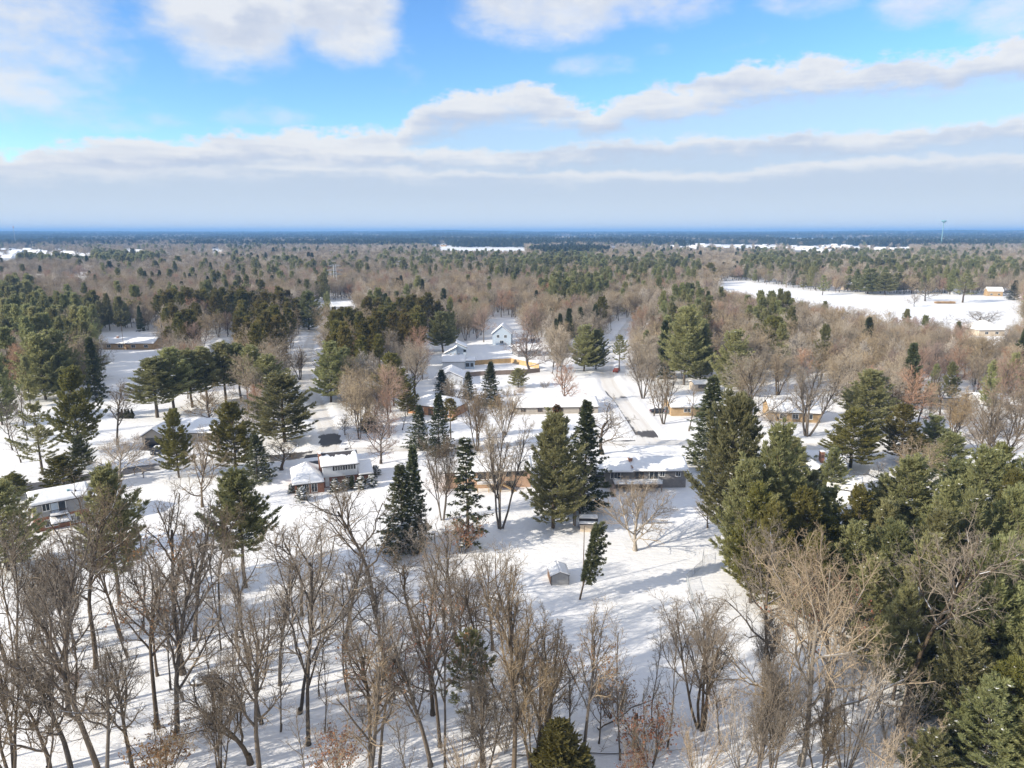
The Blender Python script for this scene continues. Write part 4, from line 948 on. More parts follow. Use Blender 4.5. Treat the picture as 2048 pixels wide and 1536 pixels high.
# houses showing as white roofs in the far woods and subdivisions
FAR = [(40, 512, 40), (12, 520, 46), (70, 508, 30), (125, 510, 26), (155, 516, 40), (22, 505, 30), (95, 514, 30), (262, 513, 24), (278, 508, 24), (395, 508, 20), (430, 505, 26), (66, 569, 26), (115, 558, 20), (163, 562, 46), (155, 575, 40), (275, 576, 32), (385, 577, 44), (412, 584, 26), (465, 588, 30), (345, 512, 18), (480, 494, 22),
       (640, 488, 12), (665, 488, 12), (705, 493, 16), (720, 495, 16), (738, 492, 12), (578, 477, 10), (602, 477, 10), (710, 477, 10), (800, 476, 10), (868, 493, 24), (832, 484, 20), (865, 477, 12), (820, 572, 34), (978, 592, 34), (1118, 638, 30), (1000, 477, 10),
       (1227, 497, 20), (1285, 499, 18), (1320, 497, 18), (1365, 498, 26), (1388, 497, 22), (1412, 494, 22), (1437, 496, 26), (1475, 499, 28), (1498, 497, 24), (1525, 498, 26), (1105, 478, 12), (1135, 476, 10), (1300, 638, 30), (1355, 640, 26),
       (1545, 496, 22), (1590, 496, 24), (1630, 499, 30), (1612, 503, 30), (1660, 498, 30), (1690, 496, 26), (1715, 500, 22), (1755, 502, 26), (1788, 503, 30), (1806, 500, 20), (1640, 506, 24), (1595, 505, 24), (1810, 526, 22), (1700, 580, 20), (1920, 588, 18), (2015, 586, 20), (1990, 592, 16)]
_far0 = list(FAR)
for px, py, wpx in _far0:
    if 484 < py < 525: FAR += [(px + RT.uniform(12, 26), py + RT.uniform(-5, 2), wpx * .7)] + ([(px - RT.uniform(10, 24), py - RT.uniform(1, 6), wpx * .7)] if px < 300 or px > 1200 else [])
for i, (px, py, wpx) in enumerate(FAR):
    x, y = G0(px, py); sc = wpx / FPX * math.hypot(x, y); L = min(max(sc, 11), 19)
    where = ('at the far left' if px < 300 else 'in the left-centre woods' if px < 600 else 'in the far centre, a white speck' if px < 1150 else 'in the far subdivision right of centre' if px < 1560 else 'in the far subdivision at right')
    r = thing('distant_house', 'snow-roofed distant house ' + where, 'house', (x, y, h1(x, y) - .2), RT.uniform(-.5, .5), 'distant snow-roofed houses ' + where)
    hh = 3.2 + (i % 3) * 1.3; dp = L * .62; k = 1.0
    wm = ['siding_cream', 'siding_white', 'siding_grey', 'brick_tan'][i % 4]; hh *= k ** .5
    MB().box(-L / 2, L / 2, 0, dp, -.5, hh).prism([(-L / 2, 0, hh), (-L / 2, dp, hh), (-L / 2, dp / 2, hh + dp * .33)], (.3, 0, 0)).prism([(L / 2 - .3, 0, hh), (L / 2 - .3, dp, hh), (L / 2 - .3, dp / 2, hh + dp * .33)], (.3, 0, 0)).build('wall', wm, r)
    mb = MB()
    for P in gable_planes(-L / 2, L / 2, 0, dp, hh, dp * .36, 'x' if i % 5 else 'y'): mb.prism([(p[0], p[1], p[2] - .1) for p in P], (0, 0, .45))
    mb.build('roof', 'roof_snow', r)
    if y < 900:
        for f in (-.25, .25): window(r, L * f, 1.0, 1.5, 1.3, 0)

# ------------------------------------------------------------------ sheds, fences, poles, vehicles
x, y, z = GP(1120, 1170)
r = thing('barn_shed', 'small grey metal barn-roofed shed standing alone in the snow', 'shed', (x, y, z - .05), math.radians(6))
MB().prism([(-1.3, 0, -.2), (1.3, 0, -.2), (1.3, 0, 1.55), (0, 0, 2.05), (-1.3, 0, 1.55)], (0, 3.4, 0)).build('wall', 'metal_grey', r)
roof(r, [[(-1.42, 3.5, 1.52), (-1.42, -.1, 1.52), (0, -.1, 2.12), (0, 3.5, 2.12)], [(1.42, -.1, 1.52), (1.42, 3.5, 1.52), (0, 3.5, 2.12), (0, -.1, 2.12)]], 'trim_dark', .14, th=.06)
mb = MB()
for s in (-1, 1): mb.box(s * 1.3 - .04, s * 1.3 + .04, -.05, 0, -.2, 1.5)
mb.build('corner_trim', 'trim_dark', r); MB().box(-1.36, -1.302, .3, 3.1, 0, 1.45).build('side_panel', 'wood_brown', r)
x, y, z = GP(1177, 1064)
r = thing('garden_shed', 'cream garden shed with dark roof strip beside the twin utility poles', 'shed', (x, y, z - .05), math.radians(-2))
walls(r, -1.4, 1.4, 0, 2.6, -.2, 1.7, 'siding_cream', .85)
roof(r, [[(-1.6, -.3, 1.55), (1.6, -.3, 1.55), (1.6, 1.3, 2.6), (-1.6, 1.3, 2.6)], [(1.6, 2.9, 1.55), (-1.6, 2.9, 1.55), (-1.6, 1.3, 2.6), (1.6, 1.3, 2.6)]], 'shingles', 0, th=.1)
for (a, b) in ((.05, .26), (.62, 1.02)):
    q = lambda v: (-.3 + 1.6 * v, 1.55 + 1.05 * v)
    V, F4 = snow_grid((-1.6, *q(a)), (1.6, *q(a)), (1.6, *q(min(b, 1))), (-1.6, *q(min(b, 1))), .16, seed=int(a * 100)); ob('roof_snow', mesh_np('shed_snow', V, [F4], 'roof_snow'), r)
door(r, .5, .0, .8, 1.5, 0, 'siding_cream')
def pole(px, py, top, label, arm=False, r0=.14):
    x, y, z = GP(px, py); h = zat(px, top, y) - z
    t = thing('utility_pole', label, 'utility pole', (x, y, z - .1), .2)
    MB().tube((0, 0, -.3), (0, 0, h), r0, r0 * .7, 8).build('post', 'pole_wood', t)
    if arm:
        for k in (0, .45): MB().box(-1.25, 1.25, -.06 + k * .25, .05 + k * .25, h - .85 - k * .1, h - .72 - k * .1).build('crossarm', 'pole_wood', t)
        for xx in (-1.1, -.5, .5, 1.1): MB().lathe([(.05, 0), (.07, .08), (.04, .18)], (xx, 0, h - .72), 6).build('insulator', 'steel', t)
    return t
pole(1150, 1052, 957, 'taller of two bare utility poles beside the cream garden shed'); pole(1147, 1050, 975, 'shorter utility pole touching the taller pole by the cream shed', r0=.1)
pole(1166, 1170, 1050, 'thin dark pole rising along the leaning pine', r0=.09); pole(1079, 1545, 1312, 'utility pole with double crossarm among near saplings', True, .15)
pole(248, 700, 648, 'slim light pole behind the long tan ranch house', r0=.1); pole(61, 705, 662, 'pale utility pole among the left pines', r0=.12)
def fence_line(name, label, pts, h, m, board=.0, post=2.4, link=False):
    P = [GP(*p) for p in pts]; t = thing(name, label, 'fence', P[0]); o0 = P[0]
    for i in range(len(P) - 1):
        a, b = P[i], P[i + 1]; L = math.hypot(b[0] - a[0], b[1] - a[1]); n = max(1, round(L / post)); ux, uy = (b[0] - a[0]) / L, (b[1] - a[1]) / L; rz = math.atan2(uy, ux)
        for k in range(n):
            f = k / n; x = a[0] + (b[0] - a[0]) * f; y = a[1] + (b[1] - a[1]) * f; zz = h1(x, y)
            s = L / n
            if link:
                mb = MB().tube((0, 0, h), (s, 0, h), .022, .022, 4).tube((0, 0, .1), (s, 0, .1), .012, .012, 3); q = MB()
                for j in range(int(s / .17)): 
                    q.tube((j * .17, 0, .05), (min(j * .17 + h * .5, s), 0, h), .006, .006, 3).tube((j * .17, 0, h), (min(j * .17 + h * .5, s), 0, .05), .006, .006, 3)
                e = mb.build('rail', m, t); e.location = (x - o0[0], y - o0[1], zz - o0[2]); e.rotation_euler = (0, 0, rz); e2 = q.build('mesh_panel', m, t); e2['kind'] = 'stuff'; e2.location = e.location; e2.rotation_euler = e.rotation_euler
            else:
                e = MB().box(.0, s, -.02, .03, .1, h).box(0, s, .03, .09, h * .8, h * .88).build('panel', m, t); e.location = (x - o0[0], y - o0[1], zz - o0[2]); e.rotation_euler = (0, 0, rz)
            e = MB().box(-.05, .05, -.05, .05, -.3, h + .08).build('post', m, t) if not link else MB().tube((0, 0, -.3), (0, 0, h + .05), .03, .03, 6).build('post', m, t)
            e.location = (x - o0[0], y - o0[1], zz - o0[2]); e.rotation_euler = (0, 0, rz)
    return t
fence_line('board_fence', 'bright tan board fence curving behind the snowy middle yard', [(946, 731), (985, 728), (1022, 726), (1055, 733), (1078, 738)], 1.9, 'wood_fence')
fence_line('board_fence', 'brown board fence along the near side of the middle yard', [(926, 755), (960, 752), (1000, 750), (1050, 748), (1080, 745)], 1.7, 'wood_grey')
fence_line('chain_link_fence', 'grey chain-link fence corner crossing the open snow in front of the right pines', [(1407, 1112), (1404, 1135), (1373, 1163), (1378, 1185), (1390, 1222), (1398, 1260)], 1.2, 'chain_link', link=True, post=3)
def car(px, py, rz, m, label, s=1.0, name='parked_car'):
    x, y, z = GP(px, py); t = thing(name, label, 'car', (x, y, z), rz); t.scale = (s, s, s)
    prof = [(-2.2, .35), (-2.25, .75), (-1.95, .98), (-1.2, 1.02), (-.7, 1.5), (.9, 1.52), (1.6, 1.05), (2.15, .98), (2.25, .6), (2.2, .35)]
    bm = bmesh.new(); rows = []
    for yy, k in ((-.88, .94), (-.8, 1), (.8, 1), (.88, .94)): rows.append([bm.verts.new((p[0] * (1 if k == 1 else .985), yy * (1 if p[1] < 1.1 else .82), p[1] * k + (.0 if k == 1 else .03))) for p in prof])
    for a, b in zip(rows, rows[1:]):
        for i in range(len(prof)): j = (i + 1) % len(prof); bm.faces.new((a[i], a[j], b[j], b[i]))
    bm.faces.new(rows[0]); bm.faces.new(rows[-1][::-1]); bmesh.ops.recalc_face_normals(bm, faces=bm.faces)
    me = bpy.data.meshes.new('car_body'); bm.to_mesh(me); bm.free(); me.materials.append(MATS[m]); ob('body', me, t)
    MB().prism([(-1.02, -.74, 1.14), (.0, -.745, 1.14), (1.35, -.74, 1.14), (.85, -.71, 1.46), (-.66, -.71, 1.46)], (0, -.02, 0)).build('side_window', 'window_glass', t)
    MB().prism([(-1.02, .74, 1.14), (1.35, .74, 1.14), (.85, .71, 1.46), (-.66, .71, 1.46)], (0, .02, 0)).build('side_window', 'window_glass', t)
    MB().prism([(.96, -.62, 1.49), (.96, .62, 1.49), (1.56, .66, 1.1), (1.56, -.66, 1.1)], (.03, 0, .03)).build('windscreen', 'window_glass', t)
    for a in (-1.4, 1.4):
        for b in (-1, 1):
            wl = MB().lathe([(.2, -.1), (.33, -.1), (.33, .1), (.2, .1)], (0, 0, 0), 12, 'y').build('wheel', 'rubber', t); wl.location = (a, b * .82, .33); MB().lathe([(.19, -.11), (.19, .11)], (0, 0, 0), 10, 'y').build('rim', 'steel', wl)
    for b in (-.6, .6): MB().box(2.2, 2.27, b - .2, b + .2, .66, .82).build('headlight', 'trim_white', t); MB().box(-2.28, -2.2, b - .18, b + .18, .7, .86).build('tail_light', 'lamp_red', t)
    MB().box(-.6, .8, -.6, .6, 1.53, 1.6).build('roof_snow', 'roof_snow', t)
    return t
car(316, 906, math.radians(278), 'car_black', 'black car parked before the black garage door', 1.05)
car(1316, 826, math.radians(5), 'car_black', 'dark car with snowy hood parked behind the bare trees by the tan brick house'); car(1334, 824, math.radians(80), 'car_grey', 'grey car parked nose-in beside the tan brick house')
car(1233, 744, math.radians(70), 'car_red', 'small red car at the far bend of the right street', 1.05)
# mailboxes beside the left street
for k, (px, py) in enumerate([(270, 952), (287, 956)]):
    x, y, z = GP(px, py); t = thing('mailbox', ['nearer-left mailbox on dark post beside the bare asphalt street', 'second mailbox post in the snow right of the first'][k], 'mailbox', (x, y, z)); MB().box(-.06, .06, -.06, .06, -.2, 1.0).build('post', 'pole_wood', t); MB().prism([(-.13, -.25, 1.0), (.13, -.25, 1.0), (.13, -.25, 1.17), (.07, -.25, 1.25), (-.07, -.25, 1.25), (-.13, -.25, 1.17)], (0, .5, 0)).build('box', 'trim_dark', t)
x, y, z = GP(964, 836); t = thing('garden_arch', 'white arched trellis in the snow behind the vase-shaped tree', 'trellis', (x, y, z))
mb = MB(); pr = [(-1.0, 0), (-1.0, 1.6), (-.7, 2.2), (0, 2.45), (.7, 2.2), (1.0, 1.6), (1.0, 0)]
for a, b in zip(pr, pr[1:]):
    for yy in (-.3, .3): mb.tube((a[0], yy, a[1]), (b[0], yy, b[1]), .06, .06, 5)
mb.build('arch', 'trim_white', t); MB().box(-.7, .7, -.25, .25, 0, .5).build('bench', 'stone', t)
# lattice power pylons
def pylon(px, py, top, label):
    x, y = G0(px, py); z = h1(x, y); h = zat(px, top, y) - z; t = thing('power_pylon', label, 'pylon', (x, y, z), .3); b = h * .14; tw = .9; q = .16 + y / 6000
    mb = MB(); lv = [0, .2, .38, .53, .66, .77, .86, .93, 1]; wd = lambda f: b * (1 - f / .62) + tw * f / .62 if f < .62 else tw
    for a, c in zip(lv, lv[1:]):
        for sx, sy in ((-1, -1), (1, -1), (1, 1), (-1, 1)):
            mb.tube((sx * wd(a), sy * wd(a), a * h), (sx * wd(c), sy * wd(c), c * h), q, q, 4)
        for (s1, s2) in (((-1, -1), (1, -1)), ((1, -1), (1, 1)), ((1, 1), (-1, 1)), ((-1, 1), (-1, -1))):
            mb.tube((s1[0] * wd(a), s1[1] * wd(a), a * h), (s2[0] * wd(c), s2[1] * wd(c), c * h), q * .7, q * .7, 3); mb.tube((s2[0] * wd(a), s2[1] * wd(a), a * h), (s1[0] * wd(c), s1[1] * wd(c), c * h), q * .7, q * .7, 3)
    mb.build('lattice_tower', 'steel', t)
    for f, a in ((.68, 5.5), (.82, 6.5), (.97, 4.8)):
        MB().tube((-a, 0, f * h), (a, 0, f * h), q, q, 4).tube((-a, 0, f * h), (0, 0, f * h + 1.5), q * .7, q * .7, 3).tube((a, 0, f * h), (0, 0, f * h + 1.5), q * .7, q * .7, 3).build('crossarm', 'steel', t)
pylon(672, 588, 530, 'nearer lattice power pylon above the pale bare woods'); pylon(805, 556, 522, 'farther lattice power pylon right of the nearer one')
# water tower and mast on the horizon
x, y = G0(1882, 490); x *= 2400 / y; y = 2400.0; z = h1(x, y); h = zat(1882, 440, y) - z
t = thing('water_tower', 'teal water tower standing above the right horizon', 'water tower', (x, y, z)); R = 8.5
MB().lathe([(R * .28, 0), (R * .16, 6), (R * .13, h - R * 1.05)], (0, 0, 0), 12).build('stem', 'tank_teal', t)
MB().lathe([(R * .13, h - R * 1.1), (R * .6, h - R * .85), (R * .95, h - R * .5), (R, h - R * .3), (R * .8, h - R * .1), (R * .35, h)], (0, 0, 0), 16).build('tank', 'tank_teal', t)
x, y = G0(30, 478); k = 2300 / y; x *= k; y = 2300.0; z = h1(x, y)
t = thing('radio_mast', 'thin radio mast on the far left horizon', 'mast', (x, y, z)); hh = zat(30, 455, y) - z
MB().tube((0, 0, 0), (0, 0, hh), 1.0, .5, 4).build('lattice', 'steel', t); MB().lathe([(2, hh), (1.5, hh + 3)], n=6).build('antenna', 'lamp_red', t)
# driveways and cleared patches
def patch(name, pts, m, dz=.02):
    P = [GP(*p) for p in pts]; ob(name, MB().poly([(p[0], p[1], max(q[2] for q in P) + dz) for p in P]).mesh(name, m), kind='structure')
patch('driveway', [(282, 893), (330, 893), (330, 899), (308, 903), (278, 900)], 'asphalt'); patch('driveway', [(603, 921), (612, 912), (652, 908), (652, 925), (640, 932), (612, 930)], 'asphalt')

# ------------------------------------------------------------------ trees one can tell apart
# near woods, bottom of the picture
tree('wpine', 16, 1140, 972, 'dark pine in front of the grey and brick house at left edge', 130)
tree('oak', 14, 1332, 1015, 'tall straight bare tree at the left edge, left of its twin', 144); tree('oak', 34, 1348, 1010, 'tall straight bare tree at the left edge, right of its twin', 156)
tree('vase', 24, 1560, 1190, 'dense multi-stem bare tree in the bottom left corner', 190); tree('gnarl', 100, 1548, 1310, 'dark bare tree forking low, second from the bottom left corner', 170)
tree('oak', 143, 1552, 1250, 'dark bare tree leaning right, third from the bottom left corner', 204, lean=(0, .07), rz=0); tree('oak', 245, 1282, 1022, 'dense brown bare tree with thick trunk before the big left pine', 144)
tree('sapling', 258, 1338, 1265, 'thin leaning sapling beside the dense brown tree', 40); tree('oak', 315, 1352, 1060, 'bare tree with trunk curving left, between two thick trunks', 156, lean=(0, -.06), rz=0)
tree('oak', 366, 1348, 985, 'thick-trunked tall bare tree with high fork, left of centre-left', 228); tree('oak', 390, 1280, 985, 'tall dark trunk standing just behind the thick-trunked tree', 156)
tree('sapling', 347, 1327, 1140, 'slim straight sapling left of the thick-trunked tree', 50); tree('gnarl', 501, 1528, 1290, 'arching bare tree leaning left with leafy twigs at lower left', 240, lean=(0, -.12), rz=0)
tree('oak', 523, 1448, 1040, 'bare tree with bent trunk behind the arching leaning tree', 180); tree('oak', 520, 1556, 1150, 'dark-trunked bare tree cut by the bottom edge, left of the straight one', 204)
tree('oak', 617, 1490, 990, 'very tall straight bare tree with dark trunk in lower left centre', 228, var=1); tree('sapling', 650, 1466, 1295, 'thin dark sapling beside the very tall straight tree', 60)
tree('oak', 604, 1231, 1000, 'mid-sized bare tree in front of the split-level house', 204); tree('oak', 742, 1545, 1170, 'left one of two touching trunks at bottom centre-left', 204); tree('oak', 758, 1550, 1165, 'right one of two touching trunks at bottom centre-left', 180, var=3)
tree('oak', 829, 1262, 1070, 'bare tree with dark dense lower boughs below the spruce pair', 180); tree('oak', 861, 1532, 1215, 'bare tree leaning left at bottom centre with broken limb', 180, lean=(0, -.09), rz=0)
tree('oak', 890, 1545, 1090, 'slender bare tree curving right at bottom centre', 168, lean=(0, .08), rz=0); tree('openpine', 946, 1466, 1265, 'scraggly brownish pine among bare trees at bottom centre', 100)
tree('vase', 966, 1556, 1330, 'tangled low multi-stem tree at bottom centre', 150); tree('oak', 975, 1420, 1095, 'slender bare tree behind the scraggly brownish pine', 156)
tree('oak', 1162, 1550, 1215, 'bare tree leaning right beside the near juniper', 180, lean=(0, .13), rz=0); tree('vase', 1066, 1556, 1240, 'multi-stem bare tree left of the near juniper', 130); tree('vase', 1092, 1458, 1200, 'multi-stem bare tree behind the crossarm pole', 150)
tree('juniper', 1112, 1566, 1446, 'bright green juniper cut by the bottom edge', 95, var=0); tree('juniper', 1165, 1560, 1500, 'small dark juniper beside the bright green one', 50, var=1)
tree('vase', 1402, 1458, 1195, 'fan-shaped multi-stem tree standing in the near right snow', 190); tree('sapling', 1335, 1500, 1215, 'slim bare sapling left of the fan-shaped tree', 70); tree('sapling', 1240, 1520, 1230, 'slim bare sapling right of the right-leaning tree', 70)
tree('sapling', 1305, 1450, 1240, 'pale slim sapling behind the orange-leaved thicket', 60)
tree('spread', 1602, 1530, 1085, 'large spreading bare tree with pale limbs at lower right', 380, var=1)
tree('vase', 1545, 1556, 1300, 'upright multi-stem tree left of the large spreading tree', 110); tree('thicket', 1690, 1540, 1265, 'dense tan thicket right of the large spreading tree', 170, var=0); tree('thicket', 1780, 1500, 1330, 'greyish thicket below the dark right conifers', 130, var=1); tree('vase', 1640, 1570, 1350, 'bare tan saplings in front of the large spreading tree', 120)
tree('thicket', 1300, 1530, 1380, 'thicket with rusty leaves at bottom right of centre', 140, var=2); tree('thicket', 1230, 1440, 1340, 'rusty-leaved thicket behind the fallen trunk', 110, var=2); tree('thicket', 1480, 1540, 1360, 'tan thicket between fan-shaped and spreading trees', 130, var=1); tree('thicket', 1395, 1560, 1420, 'tan brush at the bottom edge below the fan-shaped tree', 120, var=0)
tree('thicket', 680, 1556, 1440, 'rusty-leaved brush at the bottom edge left of the touching trunks', 140, var=2); tree('thicket', 330, 1566, 1440, 'rusty-leaved brush at bottom left in shade', 150, var=2); tree('thicket', 930, 1570, 1440, 'tan brush at bottom centre before the curving tree', 130, var=0)
tree('thicket', 1010, 1500, 1390, 'grey-brown thicket right of the scraggly pine', 110, var=1); tree('sapling', 440, 1470, 1230, 'thin sapling behind the arching leaning tree', 60); tree('sapling', 205, 1420, 1230, 'thin sapling in the striped shade at left', 60); tree('sapling', 700, 1420, 1200, 'thin sapling behind the two touching trunks', 60); tree('sapling', 790, 1400, 1190, 'thin sapling right of the two touching trunks', 60)
tree('oak', 690, 1300, 1060, 'bare tree behind the very tall straight tree', 156); tree('oak', 770, 1330, 1110, 'bare tree with upswept twigs before the brown bush mass', 156); tree('oak', 560, 1370, 1090, 'bare tree with pale twigs left of the very tall straight tree', 144); tree('oak', 920, 1330, 1105, 'bare tree with fine round crown below the thin drooping spruce', 156)
tree('maple', 985, 1300, 1075, 'bare round-crowned tree left of the grey barn shed', 150, var=0); tree('oak', 440, 1240, 1000, 'bare tree behind the thick-trunked tall pair', 144); tree('oak', 150, 1300, 1080, 'slender bare tree left of the dense brown one', 108); tree('oak', 90, 1250, 1060, 'bare tree beside the left twin trunks', 108); tree('oak', 1050, 1390, 1150, 'slender bare tree with dark bough reaching the barn shed', 156)
# yards, middle
tree('standpine', 240, 1208, 948, 'big dark pine right of the grey and brick house', 122); tree('standpine', 492, 1175, 950, 'brownish tall pine among bare trees left of the split-level house', 120); tree('spruce', 515, 962, 868, 'dark narrow spruce by the left end of the split-level house', 62, var=0)
tree('dome', 128, 982, 915, 'squat olive pine behind the roof of the grey and brick house', 76, var=0); tree('dome', 30, 995, 950, 'olive bush pine beside the bare asphalt street at left edge', 60, var=0); tree('openpine', 86, 948, 812, 'lone pine with bare lower trunk in the left yard', 90); tree('spread', 240, 957, 868, 'low v-shaped bare tree beside the left street bend', 140, var=0)
tree('maple', 405, 1014, 855, 'round bare tree in the snow left of the split-level house', 120, var=0); tree('wpine', 160, 905, 745, 'tall pine with browned top left of the garage house', 85, var=2); tree('wpine', 165, 940, 875, 'short pine below the brown-topped one', 48, var=1); tree('oak', 235, 890, 760, 'bare tree in the left yard before the white garage', 90)
tree('wpine', 358, 955, 826, 'olive pine right of the black garage door', 70, var=2); tree('wpine', 473, 947, 812, 'olive-green pine with two trunks left of the street corner', 95, var=2); tree('wpine', 570, 884, 752, 'broad green pine at the left street corner', 125, var=0); tree('gnarl', 563, 940, 870, 'gnarled low bare tree at the left street corner', 110)
tree('maple', 420, 850, 765, 'round bare tree above the roof of the garage house', 110, var=2); tree('maple', 762, 927, 828, 'round reddish bare tree behind the split-level house', 100, var=1, ); tree('sapling', 704, 906, 862, 'small bare street tree behind the split-level house', 30)
tree('spruce', 805, 1104, 925, 'broader of two spruces right of the split-level house', 85, var=1); tree('spruce', 832, 1085, 888, 'taller narrow spruce right of the split-level house', 66, var=0); tree('sparse', 935, 1095, 872, 'thin drooping snow-dusted spruce in front of the peach house', 72); tree('thicket', 830, 1110, 1020, 'brown brush mass at the foot of the two spruces', 100, var=0); tree('thicket', 925, 1105, 1020, 'brown brush mound under the thin drooping spruce', 90, var=2)
tree('vase', 885, 1040, 870, 'forked bare tree left of the thin drooping spruce', 85); tree('vase', 1001, 1057, 790, 'wide multi-stem bare tree before the peach brick house', 120, var=0); tree('spruce', 838, 898, 808, 'snowy spruce before the orange brick house, left of two', 48, var=1); tree('spruce', 878, 908, 786, 'snowy spruce before the orange brick house, right of two', 52, var=1)
tree('rpine', 902, 880, 800, 'thin yellowish pine right of the two snowy spruces', 36, var=0); tree('vase', 955, 902, 776, 'vase-shaped bare tree behind the peach brick house', 80, var=1); tree('vase', 1010, 870, 765, 'pale vase-shaped bare tree before the low ranch', 70, var=2)
tree('spruce', 1166, 1018, 798, 'tallest dark spruce left of the grey ranch house', 92, var=0); tree('spruce', 1112, 1000, 806, 'rust-tinged spruce top behind the big centre pine', 76, var=2); tree('wpine', 1106, 1056, 838, 'big green pine left of the twin utility poles', 125, var=0); tree('gnarl', 1160, 1032, 935, 'small dark bare tree tucked under the tallest spruce', 90)
tree('gnarl', 1086, 990, 860, 'bare tree leaning between peach house and big centre pine', 70); tree('gnarl', 1203, 908, 785, 'gnarled open bare tree behind the grey ranch house', 130, var=0); tree('spread', 1270, 1101, 952, 'pale spreading bare tree alone in the snowy yard', 175, var=0); tree('maple', 1415, 1056, 978, 'small bushy bare tree at the edge of the right pines', 66, var=2)
tree('leaning', 1159, 1199, 1056, 'leaning shaggy dark pine beside the grey barn shed', 78, rz=0.0, lean=(0, .06))
tree('maple', 1130, 812, 722, 'round pinkish bare tree left of the right street', 62, var=1); tree('vase', 1286, 797, 682, 'tall tan multi-stem tree right of the right street', 78); tree('vase', 1327, 848, 716, 'bare tree beside the parked cars of the tan brick house', 72); tree('sapling', 1308, 832, 735, 'thinner bare tree left of the parked dark car', 50); tree('sapling', 1378, 862, 770, 'thin bare tree before the tan brick house', 50)
tree('spruce', 1418, 935, 752, 'tall olive-dark spruce before the tan brick house', 100, var=0); tree('wpine', 1455, 1098, 808, 'tallest grey-green pine of the right mass, by the grey ranch', 150, var=3)
# right-hand conifer mass
for k, (bx, by, tp, w, vv, lb) in enumerate([
    (1545, 1145, 868, 140, 1, 'grey-green pine second in the right mass, behind olive growth'), (1580, 960, 880, 90, 0, 'dark rounded pine before the dark-sided house'), (1500, 1205, 985, 110, 2, 'olive-yellow pine at the left edge of the right mass'),
    (1600, 1200, 990, 110, 2, 'olive pine right of the yellowest one'), (1650, 1130, 985, 95, 1, 'mid-green pine in front of the grey garage roof'), (1705, 1150, 985, 100, 2, 'bright green pine right of the grey garage roof'), (1800, 1110, 925, 130, 3, 'broad grey-green pine under the pinkish bare crown'),
    (1755, 1190, 1010, 90, 0, 'dark pine in the shaded heart of the right mass'), (1875, 1190, 975, 110, 1, 'tall shaded pine left of the right-edge row'), (1950, 1110, 905, 120, 0, 'tall grey-green pine in the right-edge row'), (2035, 1120, 920, 110, 3, 'pine cut by the right edge, upper of three'),
    (1835, 1345, 1090, 120, 1, 'grey-green pine low in the right mass behind bare branches'), (1955, 1400, 1092, 150, 3, 'big bright pine in the lower right, nearest of the tall ones'), (2045, 1340, 1060, 120, 2, 'bright pine cut by the right edge, middle of three'), (2050, 1480, 1240, 110, 0, 'pine cut by the right edge, lowest of three'),
    (1700, 935, 825, 110, 2, 'yellow-green pine behind the dark-sided house'), (1735, 872, 748, 105, 3, 'round dark-green pine before the grey hidden house'), (1800, 925, 815, 80, 2, 'olive pine right of the yellow-green one'), (1860, 915, 835, 70, 1, 'dark green pine before the white-roofed right house'), (1895, 960, 870, 80, 0, 'bluish pine behind the pinkish bare crown'),
    (1990, 1010, 895, 80, 2, 'yellowish pine near the right edge below bare trees'), (1660, 990, 900, 60, 0, 'dark narrow pine right of the dark-sided house roof')]):
    tree('wpine', bx, by, tp, lb, w, var=vv)
tree('spruce', 1862, 1420, 1262, 'dark shaded spruce in front of the nearest tall right pine', 110, var=0); tree('wpine', 1965, 1575, 1375, 'small snow-speckled pine in the bottom right corner', 150, var=1); tree('spruce', 1900, 1560, 1440, 'dark snowy spruce beside the corner pine', 90, var=1); tree('openpine', 2000, 1440, 1300, 'open layered pine in the lower right', 110)
tree('spread', 1838, 1030, 872, 'broad pinkish-tan bare crown among the right pines', 175, var=0); tree('vase', 1990, 950, 780, 'tall bare tree near the right edge above the pines', 130); tree('oak', 1960, 930, 790, 'bare tree left of the tall right-edge one', 108)
tree('maple', 1500, 860, 705, 'tan round bare tree right of the tall olive-dark spruce', 110, var=0); tree('vase', 1614, 872, 698, 'vase-shaped tan bare tree before the brown brick house', 125, var=0); tree('gnarl', 1553, 884, 790, 'small open bare tree left of the brown brick house', 80); tree('vase', 1555, 790, 690, 'bare tree behind the brown brick house', 80)
x, y, z = GP(1808, 1405); t = thing('broken_trunk', 'pale broken birch-like trunk before the dark right conifers', 'tree trunk', (x, y, z)); MB().tube((0, 0, -.3), (.25, 0, 5.6), .16, .12, 7).tube((.25, 0, 5.6), (.2, .05, 6.4), .12, .02, 7).build('trunk', 'bark_pale', t); MB().tube((.2, 0, 4.5), (-.9, .1, 4.9), .05, .02, 5).tube((.22, 0, 5.2), (1.2, 0, 5.5), .05, .015, 5).build('branch', 'bark_pale', t)
x, y, z = GP(1268, 1492); t = thing('tree_stump', 'tall broken grey stump behind the fallen trunk', 'stump', (x, y, z)); MB().tube((0, 0, -.3), (.1, 0, 3.4), .24, .2, 8).tube((.1, 0, 3.4), (.16, .02, 4.1), .2, .05, 8).build('trunk', 'bark', t); MB().lathe([(.22, 3.9), (.16, 4.15), (.02, 4.22)], (.14, 0, 0), 8).build('snow_cap', 'roof_snow', t)
